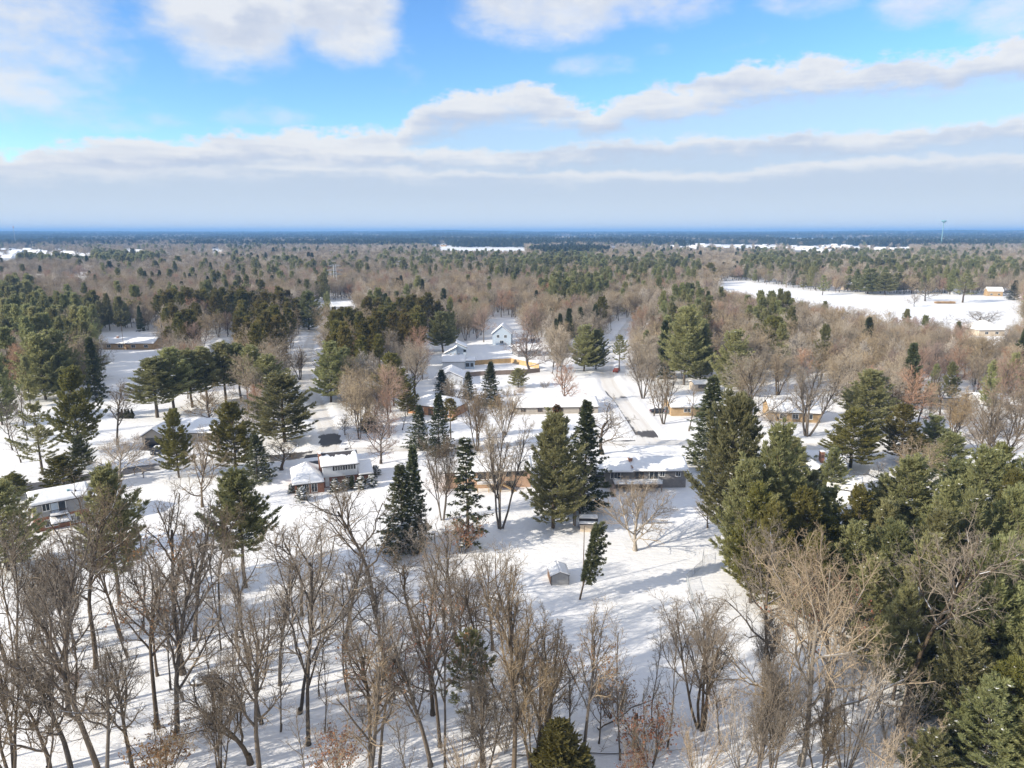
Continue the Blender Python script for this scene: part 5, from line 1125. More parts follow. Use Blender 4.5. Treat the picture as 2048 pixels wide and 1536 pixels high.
def log(pa, pb, za, zb, r0, label, seed=1):
    rg = random.Random(seed); a = GP(*pa); b = GP(*pb); t = thing('fallen_trunk', label, 'fallen tree', a); n = 9; P = []
    for k in range(n + 1):
        f = k / n; P.append(((b[0] - a[0]) * f + rg.gauss(0, .12), (b[1] - a[1]) * f + rg.gauss(0, .12), za * (1 - f) + (zb + b[2] - a[2]) * f + rg.gauss(0, .06)))
    mb = MB(); sn = MB(); br = MB()
    for k in range(n):
        ra, rb = r0 * (1 - .75 * k / n), r0 * (1 - .75 * (k + 1) / n); mb.tube(P[k], P[k + 1], ra, rb, 7); u = lambda p, r: (p[0], p[1], p[2] + r * .5); sn.tube(u(P[k], ra), u(P[k + 1], rb), ra * .8, rb * .8, 6)
        if k > 2:
            for _ in range(2):
                d = (rg.uniform(-1, 1), rg.uniform(-.6, 1), rg.uniform(.2, 1.3)); L = rg.uniform(.8, 2.4); c = P[k]; e = tuple(c[i] + d[i] * L for i in range(3)); br.tube(c, e, rb * .35, .012, 4)
                for _ in range(3): g = rg.uniform(.3, .9); c2 = tuple(c[i] + d[i] * L * g for i in range(3)); br.tube(c2, tuple(c2[i] + rg.uniform(-.8, .8) + (0.3 if i == 2 else 0) for i in range(3)), .018, .008, 3)
    mb.build('trunk', 'bark', t); sn.build('snow', 'roof_snow', t); br.build('branches', 'twig', t)['kind'] = 'stuff'
log((1190, 1462), (1330, 1440), .3, 3.4, .2, 'snow-topped fallen trunk leaning across the near right thickets', 2); log((1020, 1512), (1420, 1500), .15, .2, .13, 'long thin snow-covered log lying at bottom right of centre', 3)
x, y, z = GP(398, 1362); t = thing('root_plate', 'dark upturned root mound beside the thick-trunked tree', 'root mound', (x, y, z)); MB().lathe([(1.2, -.3), (1.0, .25), (.55, .65), (.15, .8)], n=9).build('mound', 'bark', t); MB().lathe([(.7, .62), (.45, .82), (.1, .95)], n=9).build('snow', 'roof_snow', t)
# middle distance
for kind, bx, by, tp, w, vv, lb in [
    ('standpine', 315, 835, 722, 100, 0, 'leftmost tall pine of the dark row behind the garage house'), ('standpine', 350, 825, 702, 88, 1, 'second tall pine of the dark row from the left'), ('standpine', 385, 815, 705, 82, 0, 'third tall pine of the dark row from the left'), ('standpine', 415, 805, 700, 77, 1, 'fourth tall pine of the dark row from the left'),
    ('standpine', 452, 800, 690, 75, 0, 'fifth tall pine of the dark row from the left'), ('standpine', 482, 797, 692, 70, 1, 'sixth tall pine of the dark row from the left'), ('standpine', 510, 800, 695, 70, 0, 'seventh tall pine of the dark row, near the street'), ('standpine', 540, 808, 715, 73, 1, 'eighth tall pine of the dark row, nearest the street'),
    ('wpine', 92, 800, 672, 85, 0, 'dark paired pine at far left, left of two'), ('wpine', 128, 795, 668, 75, 1, 'dark paired pine at far left, right of two'), ('wpine', 175, 760, 676, 82, 3, 'dark pine below the long tan ranch house'), ('wpine', 5, 850, 715, 70, 0, 'dark pine cut by the left edge above the yards'),
    ('wpine', 662, 802, 690, 80, 1, 'dark green pine right of the left street'), ('wpine', 690, 792, 700, 60, 0, 'second pine behind the dark green one by the left street'), ('wpine', 788, 812, 712, 72, 2, 'yellow-green rounded pine above the orange brick house'), ('wpine', 815, 830, 770, 40, 2, 'small yellow-green pine under the larger one'), ('wpine', 886, 705, 628, 62, 3, 'dark plumed pine behind the pale blue house'),
    ('wpine', 618, 660, 586, 66, 0, 'tall pine at the top of the left street'), ('spruce', 982, 812, 722, 46, 0, 'spruce before the brown board fence'), ('dome', 1036, 775, 738, 36, 1, 'small round evergreen before the brown board fence'), ('spruce', 938, 800, 742, 30, 1, 'small snowy spruce before the broad garage'), ('spruce', 885, 800, 738, 40, 1, 'dark snowy spruce before the broad garage'),
    ('wpine', 1168, 742, 655, 62, 1, 'dark pine left of the right street, left of two'), ('wpine', 1192, 738, 662, 52, 0, 'dark pine left of the right street, right of two'), ('openpine', 1238, 742, 672, 34, 0, 'slim pine at the right street bend'), ('wpine', 1368, 770, 622, 90, 3, 'tall green pine behind the tan outbuilding'), ('wpine', 1400, 765, 655, 66, 0, 'dark pine beside the tall green one'), ('wpine', 1462, 790, 668, 85, 1, 'grey-green pine right of the tan outbuilding'), ('wpine', 1545, 730, 638, 70, 2, 'olive pine at right behind tan round tree'),
    ('dome', 1642, 705, 668, 34, 1, 'small round green pine among right bare woods'), ('maple', 1960, 662, 618, 95, 0, 'wide tan willow-like bare tree at the golf field edge'), ('vase', 600, 760, 688, 60, 0, 'bare tree left of the left street'), ('gnarl', 640, 770, 705, 60, 0, 'pale crooked bare tree right of the left street'),
    ('maple', 830, 790, 690, 90, 0, 'brown bare tree left of the broad garage'), ('maple', 1060, 745, 655, 110, 1, 'wide pinkish bare tree behind the tan board fence'), ('vase', 905, 815, 745, 66, 0, 'brown bare tree above the orange brick house'), ('maple', 690, 870, 825, 40, 2, 'small drooping bare tree on the snowy corner lot'), ('sapling', 805, 860, 815, 36, 0, 'tiny bare tree on the snow beside the spruces'),
    ('vase', 720, 850, 750, 80, 0, 'pale bare tree behind the snowy corner lot'), ('vase', 745, 845, 765, 70, 1, 'second pale bare tree behind the snowy corner lot'), ('spruce', 738, 860, 822, 44, 2, 'rusty spruce top behind the reddish round tree'), ('oak', 55, 880, 770, 50, 0, 'pale birch-like tree in the left yard'), ('oak', 25, 900, 790, 70, 1, 'pale fine bare tree at the left edge of the yards'), ('sapling', 42, 925, 840, 44, 0, 'small bare tree in front of the lone pine')]:
    tree(kind, bx, by, tp, lb, w, var=vv)
# shrubs by the houses
for k, (px, py, w, lb) in enumerate([(605, 1000, 34, 'snow-capped round shrub at the left corner of the split-level house'), (670, 983, 30, 'snowy foundation shrub below the white siding, left one'), (690, 979, 26, 'snowy foundation shrub below the white siding, middle one'), (722, 977, 30, 'snowy foundation shrub right of the dark cone bush'), (745, 972, 28, 'snow-laden shrub at the right corner of the split-level house'), (752, 950, 24, 'tall snow-laden shrub beyond the right end of the split-level house'), (584, 985, 22, 'snowy shrub tucked at the left end of the split-level house')]):
    x, y, z = GP(px, py); s = w / FPX * y / 2 / 1.0; put_form('evershrub', 0, x, y, z, s, s * .85, k * 1.3, lb)
x, y, z = GP(705, 978); put_form('juniper', 1, x, y, z, .8, .62, 0, 'dark cone bush against the wall of the split-level house')
for k, px in enumerate([238, 245, 252, 258, 265]):
    x, y, z = GP(px, 837); put_form('juniper', 1, x, y, z, .7, .6, k, 'small cone evergreen in a row of five in the left yard', 'row of five cone evergreens')
for k, (px, py, lb) in enumerate([(1300, 975, 'brown brush under the deck of the grey ranch'), (1255, 978, 'second brown brush under the grey ranch deck'), (890, 985, 'low dark bush at the left end of the peach house'), (960, 905, 'reddish hedge bush behind the peach house roof'), (935, 905, 'second reddish hedge bush behind the peach house'), (1010, 790, 'reddish bush row left of the pale vase tree'), (1040, 785, 'reddish bush under the small round evergreen'), (1090, 775, 'reddish bush beside the round pinkish tree'), (655, 790, 'low bush at the edge of the left street'), (690, 812, 'yellowish bush beside the left street'), (280, 880, 'brown bush beside the garage house')]):
    x, y, z = GP(px, py); put_form('bush', k, x, y, z, 1.1, .9, k, lb)

# deeper rows of the right conifer mass
for k, (bx, by, tp, w, vv) in enumerate([(1480, 1160, 930, 120, 0), (1530, 1225, 1020, 105, 2), (1640, 1190, 1040, 105, 2), (1700, 1245, 1060, 115, 1), (1770, 1265, 1060, 115, 3), (1850, 1265, 1030, 125, 0), (1920, 1245, 1000, 125, 1), (1990, 1235, 990, 125, 3), (1900, 1085, 930, 115, 0), (2005, 1180, 960, 115, 2), (1760, 1095, 960, 105, 1), (1900, 1335, 1120, 125, 2), (2015, 1400, 1150, 135, 1), (1725, 1330, 1125, 105, 0), (1785, 1400, 1185, 105, 3), (1610, 1065, 945, 90, 1), (1585, 1120, 960, 90, 0), (1620, 1260, 1080, 90, 2), (2035, 1230, 1010, 110, 0), (1960, 1320, 1100, 110, 2)]):
    PENDING.append((tree('wpine', bx, by, tp, 'pine crowded deep inside the right-hand conifer mass', w, var=vv, group='pines crowded inside the right-hand mass'), 'crowded green pine', bx, (by + tp) / 2))
for kind, bx, by, tp, w, vv, lb in [('wpine', 2000, 1540, 1330, 140, 2, 'bright pine beside the snow-speckled corner pine'), ('wpine', 2050, 1590, 1400, 130, 1, 'pine in the very bottom right corner'), ('wpine', 1905, 1480, 1265, 120, 3, 'grey-green pine above the corner pine'), ('thicket', 1830, 1550, 1400, 120, 0, 'tan brush left of the snow-speckled corner pine'), ('thicket', 1760, 1570, 1430, 120, 1, 'pale brush at the bottom edge below the right conifers'), ('wpine', 1850, 1590, 1470, 100, 1, 'low pine at the bottom edge left of the corner')]:
    tree(kind, bx, by, tp, lb, w, var=vv)
# slim trees filling the near woods
NEARCOL = [(0, 'at the left edge below the twin trunks'), (150, 'in the striped shade before the big left pine'), (330, 'around the thick-trunked tall pair'), (520, 'around the very tall straight tree'), (690, 'around the two touching trunks'), (850, 'around the scraggly brownish pine'), (1030, 'around the near juniper and crossarm pole'), (1200, 'among the rusty thickets'), (1380, 'around the fan-shaped tree'), (1520, 'around the large pale-limbed tree'), (1700, 'below the dark right conifers')]
rn = random.Random(4); placed = 0; tries = 0
while placed < 58 and tries < 4000:
    tries += 1; bx = rn.uniform(-20, 1830); by = rn.uniform(1225, 1600)
    if bx > 1030 and by < 1380: continue
    if 1030 < bx < 1500 and by < 1420: continue
    if bx < 260 and by < 1260: continue
    x, y, z = GP(bx, by)
    if any((x - a) ** 2 + (y - b) ** 2 < 2.6 ** 2 for a, b, _ in TREE_XY): continue
    placed += 1; c = [t for s, t in NEARCOL if bx >= s or s == 0][-1]; u = rn.random()
    if u < .30: kd, h, wd, s_ = 'sapling', rn.uniform(10, 16), 'thin bare sapling', 1.0
    elif u < .70: kd, h, wd, s_ = 'oak', rn.uniform(16, 24), 'slender tall bare tree', .8
    elif u < .84: kd, h, wd, s_ = 'vase', rn.uniform(10, 15), 'multi-stem bare tree', .8
    else: kd, h, wd, s_ = 'thicket', rn.uniform(2.5, 5), 'low bare brush', 1.0
    if 1030 < bx < 1500: h = min(h, 10.5 if by > 1500 else 8.0)
    f = FORMS[kd][placed % len(FORMS[kd])]; s = h / f['H']; lb = wd + ' ' + c
    PENDING.append((put_form(kd, placed, x, y, z - .05, s * s_, s, rn.uniform(0, 6.28), lb, 'slim bare trees and brush of the near woods', (rn.gauss(0, .07), rn.gauss(0, .07))), wd, bx, by - 30))
for kind, bx, by, tp, w, vv, lb in [('vase', 1770, 862, 760, 90, 0, 'fine bare tree before the white-roofed right house, left one'), ('maple', 1835, 850, 765, 80, 0, 'round bare tree before the white-roofed right house'), ('vase', 1905, 880, 770, 100, 2, 'bare tree hiding the white-roofed right house'), ('maple', 1700, 822, 745, 80, 2, 'round bare tree right of the brown brick house'), ('vase', 2035, 870, 770, 90, 1, 'bare tree at the right edge before the pale house'), ('spread', 1955, 905, 850, 70, 0, 'low pale bare bush-like tree near the right pines'), ('oak', 1880, 830, 735, 60, 0, 'slender bare tree rising behind the white-roofed right house'), ('maple', 1480, 845, 770, 60, 2, 'small bare tree touching the tall olive-dark spruce')]:
    tree(kind, bx, by, tp, lb, w, var=vv)
# trees standing on the golf field
for kind, bx, by, tp, w, vv, lb in [('maple', 1828, 613, 585, 30, 0, 'lone small bare tree out on the white golf field'), ('maple', 1850, 602, 552, 56, 2, 'broad bare tree on the far bank of the golf field'), ('openpine', 1925, 605, 548, 44, 0, 'olive pine on the far bank of the golf field'), ('spruce', 2028, 600, 560, 26, 0, 'dark spruce at the right end of the golf field'), ('wpine', 1735, 588, 540, 60, 1, 'green pine clump at the golf field far edge'), ('wpine', 1770, 590, 548, 50, 3, 'second green pine at the golf field far edge'), ('wpine', 1418, 568, 528, 34, 2, 'golden-tinged pine at the left end of the golf field'), ('spread', 1572, 575, 535, 50, 0, 'pale bare tree at the golf field left edge'), ('openpine', 1645, 590, 552, 30, 1, 'dark pine group front tree at the golf field'), ('maple', 1690, 578, 545, 46, 0, 'bare tree between golf field pines')]:
    tree(kind, bx, by, tp, lb, w, var=vv)

# ------------------------------------------------------------------ woods beyond: single trees first, the far mass after
# windows of the photograph that stay open snow, street or house
CLEAR = [[(598, 670), (640, 670), (628, 720), (640, 800), (690, 905), (600, 905), (596, 760)], [(1160, 690), (1250, 690), (1262, 770), (1345, 905), (1160, 905), (1140, 770)], [(860, 685), (950, 685), (1085, 700), (1090, 760), (860, 790)], [(810, 782), (910, 782), (910, 838), (810, 838)], [(1030, 790), (1200, 785), (1200, 832), (1030, 832)], [(1060, 835), (1200, 835), (1200, 900), (1060, 900)],
         [(1335, 770), (1480, 770), (1480, 850), (1335, 850)], [(1530, 780), (1660, 780), (1660, 860), (1530, 860)], [(200, 664), (312, 664), (312, 712), (200, 712)], [(215, 712), (270, 712), (270, 760), (215, 760)], [(410, 676), (458, 676), (458, 712), (410, 712)], [(270, 820), (400, 820), (400, 1000), (270, 1000)], [(0, 820), (330, 790), (330, 1000), (0, 1000)],
         [(1400, 566), (1480, 562), (1640, 584), (1800, 588), (2048, 594), (2048, 636), (1930, 638), (1790, 620), (1640, 597), (1480, 577)], [(1950, 634), (2010, 634), (2010, 660), (1950, 660)], [(985, 636), (1035, 636), (1035, 684), (985, 684)], [(1040, 686), (1080, 686), (1080, 712), (1040, 712)], [(1050, 495), (880, 495), (880, 500), (1050, 500)], [(664, 602), (704, 602), (704, 622), (664, 622)], [(420, 440), (421, 440), (421, 441)]]
for px, py, wpx in FAR:
    wq = min(wpx, 26); CLEAR.append([(px - wq * .27, py - wq * .25), (px + wq * .27, py - wq * .25), (px + wq * .27, py - 2), (px - wq * .27, py - 2)])
BB = [(min(p[0] for p in c), max(p[0] for p in c), min(p[1] for p in c), max(p[1] for p in c), c) for c in CLEAR]
def inpoly(x, y, P):
    r = False; j = len(P) - 1
    for i in range(len(P)):
        if (P[i][1] > y) != (P[j][1] > y) and x < (P[j][0] - P[i][0]) * (y - P[i][1]) / (P[j][1] - P[i][1]) + P[i][0]: r = not r
        j = i
    return r
def blocked(px, ytop, ybase, hw):
    for x0, x1, y0, y1, P in BB:
        if px + hw < x0 or px - hw > x1 or ybase < y0 or ytop > y1: continue
        for fx in (-.8, 0, .8):
            for fy in (0.04, .25, .5, .75, 1):
                if inpoly(px + fx * hw, ytop + (ybase - ytop) * fy, P): return True
    return False
EVER = [(110, 650, 170, 42, .8, 'pine'), (30, 610, 60, 40, .5, 'pine'), (460, 650, 180, 55, .55, 'rpine'), (330, 660, 70, 40, .45, 'rpine'), (700, 672, 95, 55, .55, 'rpine'), (830, 655, 50, 40, .8, 'rpine'), (640, 600, 30, 30, .7, 'pine'), (1100, 532, 130, 22, .38, 'pine'), (1300, 548, 110, 30, .36, 'pine'), (1150, 582, 70, 20, .7, 'pine'), (860, 530, 200, 26, .14, 'pine'),
        (1235, 640, 40, 30, .5, 'rpine'), (1375, 650, 50, 60, .6, 'pine'), (1560, 540, 80, 30, .45, 'pine'), (1740, 520, 220, 18, .2, 'pine'), (1850, 560, 120, 24, .3, 'pine'), (560, 545, 120, 20, .2, 'pine'), (250, 518, 70, 10, .7, 'pine'), (140, 516, 120, 8, .6, 'pine'), (1140, 500, 80, 7, .9, 'spruce'), (1950, 540, 120, 20, .35, 'pine'), (1545, 650, 50, 40, .5, 'pine'), (1130, 640, 40, 30, .4, 'spruce'), (30, 760, 60, 60, .6, 'pine')]
rs = np.random.default_rng(11)
cand = []
def scatter(y0, y1, sp0, sp1):
    Y = y0
    while Y < y1:
        sp = sp0 + (sp1 - sp0) * (Y - y0) / (y1 - y0)
        half = Y * 0.735 + 18; n = int(2 * half / sp)
        for i in range(n):
            x = -half + (i + rs.random()) * sp; y = Y + rs.uniform(-.5, .5) * sp
            cand.append((x, y))
        Y += sp
scatter(168, 196, 9, 9); scatter(196, 620, 5.6, 6.6); scatter(620, 2300, 7.8, 13)
cand = np.array(cand); rd = road_dist(cand[:, 0], cand[:, 1]); dens = vnoise(cand[:, 0] / 55 + 3, cand[:, 1] / 70); evn = vnoise(cand[:, 0] / 38 + 31, cand[:, 1] / 46 + 7); HZ = hz(cand[:, 0], cand[:, 1])
TX = np.array(TREE_XY)
auto = []
for (x, y), d, dn, en, z in zip(cand, rd, dens, evn, HZ):
    if d < 3.0: continue
    if y < 620 and np.any((TX[:, 0] - x) ** 2 + (TX[:, 1] - y) ** 2 < (TX[:, 2] + 1.5) ** 2): continue
    if dn < .13 and rs.random() < .75: continue
    if y < 270 and rs.random() < (.5 if y < 210 else .3 if y < 240 else .1): continue
    h = rs.uniform(9.5, 18.5); px, pt = PX(x, y, z + h); _, pb = PX(x, y, z); hw = 3.6 / y * FPX
    if px < -60 or px > 2110: continue
    if blocked(px, pt, pb, hw): continue
    p = (.03 if y < 700 else .008) if en < .7 else .25; kind = 'pine' if rs.random() < .75 else 'spruce'; cyy = pt + (pb - pt) * .35
    for cx, cy, rx, ry, pe, kd in EVER:
        if ((px - cx) / rx) ** 2 + ((cyy - cy) / ry) ** 2 < 1: p = pe; kind = kd; break
    if rs.random() < p: h *= 1.12
    else: kind = 'bare'
    auto.append((y, x, z, h, kind, px, pb))
auto.sort(key=lambda a: a[0])
def region(px, pb):
    col = 'left of the dark pine row' if px < 300 else 'between the pine row and the left street' if px < 620 else 'between the left street and the pale blue house' if px < 880 else 'behind the fenced middle yard' if px < 1180 else 'around the tall green pine right of the right street' if px < 1480 else 'before the golf field' if px < 1800 else 'near the right edge below the golf field'
    row = 'near' if pb > 735 else 'mid-distance' if pb > 690 else 'farther'
    return row, col
LIM = {'bare': 200, 'pine': 190, 'rpine': 170, 'spruce': 120}; used = {k: 0 for k in LIM}; rest = []
KW = {'bare': ('bare_tree', 'bare brown tree', 'tree'), 'pine': ('pine_tree', 'green pine', 'pine'), 'rpine': ('tall_pine', 'tall yellowish pine', 'pine'), 'spruce': ('spruce_tree', 'dark spruce', 'spruce')}
SPLIT = {}
def split_light(kind, i):
    """trunk and crown meshes of a lighter form, as two parts"""
    key = (kind, i)
    if key not in SPLIT:
        me = LIGHT[kind][i][0]; n = len(me.polygons); mi = np.zeros(n, np.int32); me.polygons.foreach_get('material_index', mi); co = np.zeros(len(me.vertices) * 3, np.float32); me.vertices.foreach_get('co', co); co = co.reshape(-1, 3)
        lv = np.zeros(len(me.loops), np.int32); me.loops.foreach_get('vertex_index', lv); F = lv.reshape(-1, 4); out = []
        for k, nm in ((0, 'trunk'), (1, 'crown')):
            f = F[mi == k]; u, inv = np.unique(f, return_inverse=True); out.append((nm, mesh_np(nm + '_form', co[u], [inv.reshape(-1, 4)], me.materials[k].name, smooth=(k == 0))))
        SPLIT[key] = out
    return SPLIT[key]
for a in auto:
    y, x, z, h, kind, px, pb = a
    if used[kind] >= LIM[kind] or y > 520: rest.append(a); continue
    used[kind] += 1; nm, wd, ct = KW[kind]; row, col_ = region(px, pb); i = int(rs.integers(len(LIGHT[kind]))); me, H0, R0 = LIGHT[kind][i]
    lb = f'{row} {wd} {col_}'; t = thing(nm, lb, ct, (x, y, z - .1), rs.uniform(0, 6.28), 'trees ' + col_ + ', ' + row + ' ' + wd); s = h / H0; q = s * rs.uniform(.85, 1.15); t.scale = (q, q, s); PENDING.append((t, wd, px, PX(x, y, z + h * .6)[1]))
    for pn, pm in split_light(kind, i): ob(pn, pm, t)

def instancer(name, pts, forms, label):
    """one countless mass: points carrying forms through geometry nodes"""
    c = bpy.data.collections.new(name + '_forms')
    for i, (me, H0, R0) in enumerate(forms): c.objects.link(bpy.data.objects.new('%s_form_%02d' % (name, i), me))
    me = bpy.data.meshes.new(name); n = len(pts); me.vertices.add(n); me.vertices.foreach_set('co', np.array([p[:3] for p in pts], np.float32).ravel())
    for an, ty, idx in (('scl', 'FLOAT_VECTOR', slice(3, 6)), ('rot', 'FLOAT_VECTOR', slice(6, 9))):
        at = me.attributes.new(an, ty, 'POINT'); at.data.foreach_set('vector', np.array([p[idx] for p in pts], np.float32).ravel())
    at = me.attributes.new('variant', 'INT', 'POINT'); at.data.foreach_set('value', np.array([p[9] for p in pts], np.int32))
    o = ob(name, me, kind='stuff'); o['label'] = label
    ng = bpy.data.node_groups.new(name, 'GeometryNodeTree'); ng.interface.new_socket('Geometry', in_out='INPUT', socket_type='NodeSocketGeometry'); ng.interface.new_socket('Geometry', in_out='OUTPUT', socket_type='NodeSocketGeometry')
    gi = ng.nodes.new('NodeGroupInput'); go = ng.nodes.new('NodeGroupOutput'); ip = ng.nodes.new('GeometryNodeInstanceOnPoints'); ci = ng.nodes.new('GeometryNodeCollectionInfo')
    ci.inputs['Collection'].default_value = c; ci.inputs['Separate Children'].default_value = True; ci.inputs['Reset Children'].default_value = True; ip.inputs['Pick Instance'].default_value = True
    def na(nm, ty):
        q = ng.nodes.new('GeometryNodeInputNamedAttribute'); q.data_type = ty; q.inputs['Name'].default_value = nm; return q.outputs['Attribute']
    L = ng.links; L.new(gi.outputs[0], ip.inputs['Points']); L.new(ci.outputs[0], ip.inputs['Instance']); L.new(na('variant', 'INT'), ip.inputs['Instance Index']); L.new(na('scl', 'FLOAT_VECTOR'), ip.inputs['Scale']); L.new(na('rot', 'FLOAT_VECTOR'), ip.inputs['Rotation']); L.new(ip.outputs[0], go.inputs[0])
    md = o.modifiers.new('scatter', 'NODES'); md.node_group = ng
    return o
groups = {'bare': [], 'conifer': []}
FB = LIGHT['bare'] + LIGHT['farbare']; FC = LIGHT['pine'] + LIGHT['rpine'] + LIGHT['spruce'] + LIGHT['farpine']
nb = len(LIGHT['bare']); npn, nrp, nsp = len(LIGHT['pine']), len(LIGHT['rpine']), len(LIGHT['spruce'])
for y, x, z, h, kind, px, pb in rest:
    far = y > 760
    if kind == 'bare':
        i = int(rs.integers(nb)) if not far else nb + int(rs.integers(len(LIGHT['farbare']))); f = FB[i]; g = 'bare'
    else:
        if far: i = npn + nrp + nsp + (1 if kind == 'spruce' else int(rs.choice([0, 2])))
        else: i = int(rs.integers(npn)) if kind == 'pine' else npn + int(rs.integers(nrp)) if kind == 'rpine' else npn + nrp + int(rs.integers(nsp))
        f = FC[i]; g = 'conifer'
    s = h / f[1]; q = s * rs.uniform(.85, 1.25) * (1.15 if far else 1)
    groups[g].append((x, y, z - .15, q, q, s, 0, 0, rs.uniform(0, 6.28), i))
instancer('bare_woods', groups['bare'], FB, 'brown bare woods stretching away towards the horizon'); instancer('evergreen_woods', groups['conifer'], FC, 'scattered evergreens in the woods towards the horizon')
# beyond two kilometres: clumps of trees, cloud shade put into their colour by dark spruce needles
def clump(seed, pine, N=16, wx=34, wy=26):
    r = np.random.default_rng(seed); Vs = []; off = 0; ch = []
    for k in range(N):
        f = (LIGHT['farpine'] if pine(r) else LIGHT['farbare']); me, H0, R0 = f[int(r.integers(len(f)))]
        co = np.zeros(len(me.vertices) * 3, np.float32); me.vertices.foreach_get('co', co); co = co.reshape(-1, 3); lv = np.zeros(len(me.loops), np.int32); me.loops.foreach_get('vertex_index', lv); F = lv.reshape(-1, 4); mi = np.zeros(len(F), np.int32); me.polygons.foreach_get('material_index', mi)
        keep = r.random(len(F)) < .35; a = r.uniform(0, 6.28); s = r.uniform(.75, 1.2); c_, s_ = math.cos(a), math.sin(a); R = np.array([[c_, -s_, 0], [s_, c_, 0], [0, 0, 1]])
        V = co @ R.T * s * np.array([1.5, 1.5, 1]); V = V + np.array([r.uniform(-wx, wx), r.uniform(-wy, wy), 0])
        m0 = {'bark': 0, 'twig_far': 1, 'twig_far_pale': 1, 'needles_white_pine': 3, 'needles_spruce': 3}  # pines take the darker spruce needles too, painting in the cloud shade
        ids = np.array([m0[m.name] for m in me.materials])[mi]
        for q in range(4):
            sel = keep & (ids == q) if q else (ids == q)
            f4 = F[sel]
            if len(f4): u, inv = np.unique(f4, return_inverse=True); ch.append((V[u], inv.reshape(-1, 4), q))
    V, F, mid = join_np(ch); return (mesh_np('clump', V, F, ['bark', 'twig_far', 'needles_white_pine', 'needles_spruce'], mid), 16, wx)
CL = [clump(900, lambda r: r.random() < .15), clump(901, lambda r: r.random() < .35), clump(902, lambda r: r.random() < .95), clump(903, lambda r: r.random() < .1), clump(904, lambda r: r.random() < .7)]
pts = []; Y = 2250.0
while Y < 15500:
    sp = 46 + (Y - 2250) * .012; half = Y * .74 + 80; n = int(2 * half / (sp * 1.15))
    for i in range(n):
        x = -half + (i + rs.random()) * sp * 1.15; y = Y + rs.uniform(-.5, .5) * sp * 1.6
        v = float(vnoise(np.array([x / 420]), np.array([y / 900]))[0]); e = float(vnoise(np.array([x / 300 + 50]), np.array([y / 700 + 9]))[0]); z = h1(x, y); px, pt = PX(x, y, z + 15); _, pb = PX(x, y, z)
        if v < .30: continue
        if Y < 5200 and blocked(px, pt, pb, 40 / y * FPX): continue
        i_ = (2 if e > .42 else 4) if e > .26 else int(rs.choice([0, 1, 1])); s = rs.uniform(.85, 1.25) * (1 + Y / 14000)  # mostly dark conifer clumps, standing in for shade cast by clouds
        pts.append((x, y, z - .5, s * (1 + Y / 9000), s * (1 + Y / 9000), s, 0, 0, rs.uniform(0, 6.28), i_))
    Y += sp * 1.7
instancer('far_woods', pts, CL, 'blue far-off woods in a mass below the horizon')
print('SCATTER', len(auto), {k: len(v) for k, v in groups.items()}, used, len(pts))

# reeds on the golf field
x, y, z = GP(1890, 607); rr = np.random.default_rng(3); P = np.stack([rr.uniform(-7, 7, 500), rr.uniform(-1.5, 1.5, 500), np.zeros(500)], 1)
o = ob('reeds', mesh_np('reeds', *(lambda a: (a[0], [a[1]]))(tufts(rr, P, np.tile([0, 0, 1.0], (500, 1)), 3, 1.6, .06, .25)), 'reed'), loc=(x, y, z), kind='stuff')

# ------------------------------------------------------------------ haze over the plain
hm = bpy.data.materials.new('haze'); hm.use_nodes = True; hm.node_tree.nodes.clear(); N = NT(hm.node_tree); pv = N.new('ShaderNodeVolumePrincipled'); oo = N.new('ShaderNodeOutputMaterial'); N.l.new(pv.outputs[0], oo.inputs['Volume'])
HAZE_DENSITY = 0.5 / 3700
pv.inputs['Color'].default_value = (0.27, 0.55, 1.0, 1); pv.inputs['Density'].default_value = HAZE_DENSITY; pv.inputs['Anisotropy'].default_value = 0.0
MATS['haze'] = hm
MB().box(-17500, 17500, -5200, 17500, -12, 104).build('haze', 'haze', kind='stuff')
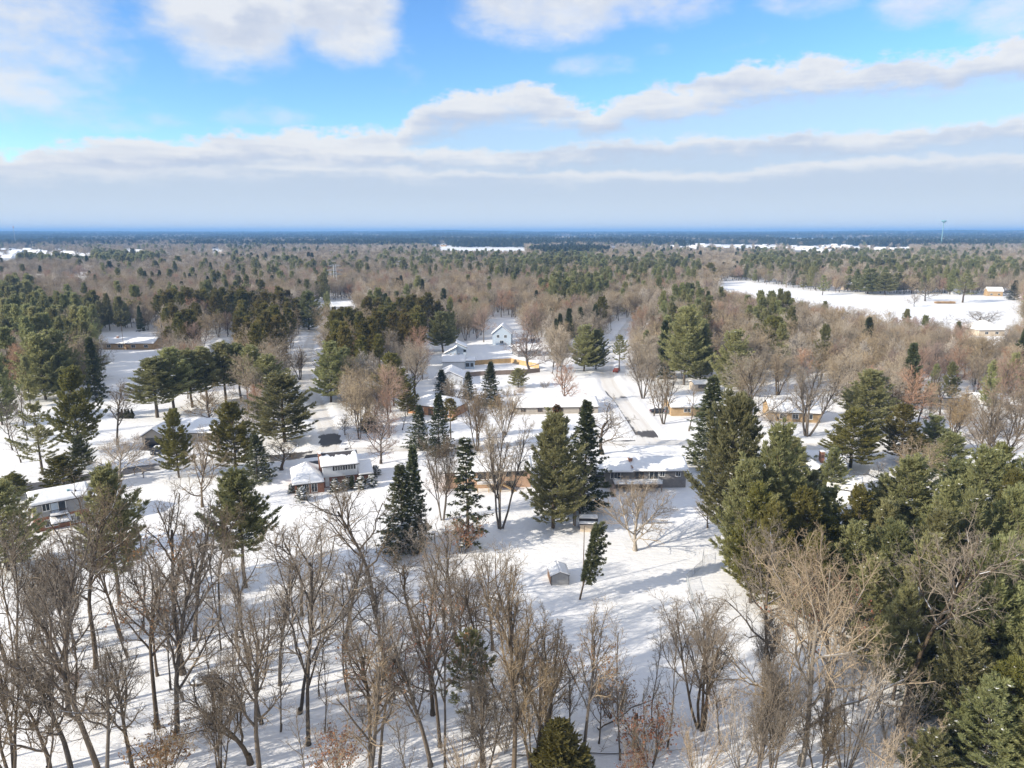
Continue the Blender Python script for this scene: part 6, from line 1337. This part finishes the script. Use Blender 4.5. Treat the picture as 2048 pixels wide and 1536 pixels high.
# labels of the many: by the nearest thing one can find, and the order from it
MARKS = [('left-edge twin trunks', 25, 1200), ('grey and brick house', 120, 1030), ('dense brown tree', 245, 1150), ('thick-trunked tall tree', 366, 1180), ('arching leaning tree', 460, 1420), ('very tall straight tree', 620, 1250), ('two touching trunks', 750, 1380), ('scraggly brownish pine', 955, 1340), ('near juniper', 1112, 1500), ('crossarm pole', 1079, 1380), ('grey barn shed', 1120, 1150), ('rusty-leaved thicket', 1300, 1450),
    ('fan-shaped tree', 1402, 1330), ('large pale-limbed tree', 1600, 1300), ('dense tan thicket', 1690, 1400), ('pale broken trunk', 1808, 1330), ('snow-speckled corner pine', 1965, 1450), ('biggest lower-right pine', 1955, 1220), ('grey garage roof', 1685, 980), ('dark-sided house', 1650, 935), ('pinkish-tan bare crown', 1838, 930), ('brown brick house', 1590, 820), ('hidden grey house', 1775, 760), ('white-roofed right house', 1893, 800), ('right-edge pale house', 2000, 812),
    ('domed white roof', 1983, 655), ('tan willow-like tree', 1960, 635), ('tan outbuilding', 1404, 772), ('tall green pine', 1368, 690), ('red car', 1233, 742), ('tan multi-stem tree', 1286, 735), ('long low ranch house', 1113, 815), ('white gabled house', 1130, 695), ('house behind the fence', 1060, 705), ('tall pale blue gabled house', 1003, 665), ('pale blue slanted-roof house', 910, 710), ('orange brick house', 860, 810), ('yellow-green rounded pine', 788, 760), ('dark plumed pine', 886, 665),
    ('pine by the left street', 662, 745), ('tall pine at the street top', 618, 620), ('street-end pale house', 688, 615), ('pine-grove roof', 437, 690), ('long tan ranch house', 257, 688), ('dark pine row', 430, 745), ('garage house', 330, 860), ('far-left paired pines', 110, 735), ('left-edge dark pine', 5, 780), ('nearer power pylon', 672, 560), ('small round green pine', 1642, 688), ('golf field left end', 1410, 575), ('golf field edge', 1640, 600), ('left-yard white garage', 140, 825)]
ORD = ['nearest', 'second nearest', 'third nearest', 'fourth nearest', 'fifth nearest', 'sixth nearest', 'seventh nearest', 'eighth nearest', 'ninth nearest', 'tenth nearest', 'eleventh nearest', 'twelfth nearest']
fam = {}
for o, wd, px, py in PENDING:
    nm, mx, my = min(MARKS, key=lambda m: math.hypot(m[1] - px, (m[2] - py) * 1.6)); dx, dy = px - mx, (py - my) * 1.6
    rel = ('just right of' if dx > 0 else 'just left of') if abs(dx) > abs(dy) else ('beyond' if dy < 0 else 'before')
    fam.setdefault((wd, rel, nm), []).append((math.hypot(dx, dy), o))
for (wd, rel, nm), L in fam.items():
    L.sort(key=lambda t: t[0])
    for k, (_, o) in enumerate(L):
        far_ = k >= len(ORD); o['label'] = f'{wd} {rel} the {nm}' + (', ' + ('one of the crowd' if far_ else ORD[k]) if len(L) > 1 else '')
        if far_: o['group'] = f'crowded {wd}s {rel} the {nm}'
for g in {o.get('group') for o in COL.objects if o.name.startswith('distant_house')}:
    L = sorted([o for o in COL.objects if o.get('group') == g], key=lambda o: PX(o.location.x, o.location.y, 0)[0]); W1 = ['leftmost', 'second', 'third', 'fourth', 'fifth', 'sixth', 'seventh', 'eighth', 'ninth', 'tenth', 'eleventh', 'twelfth']
    for k, o in enumerate(L):
        n = len(L); o['label'] = o['label'].replace('snow-roofed distant house', 'distant snow-roofed house') + ', ' + ((W1[k] + (' from left' if k else ' one')) if k < len(W1) else ('rightmost one' if k == n - 1 else (W1[n - 1 - k] + ' from right') if n - 1 - k < len(W1) else 'in the middle of its row'))
for k, v in LABELS.items():
    if len(v) > 1 and any(g is None for _, g in v): print('DUPLABEL', k, v)

import re as _re
for o in COL.objects:
    if 'label' in o and 'category' in o and len(_re.findall(r"[A-Za-z0-9']+", o['label'])) > 16:
        o['label'] = o['label'].replace('tall yellowish', 'yellowish').replace(', one of the crowd', ', in the crowd').replace('just ', '')
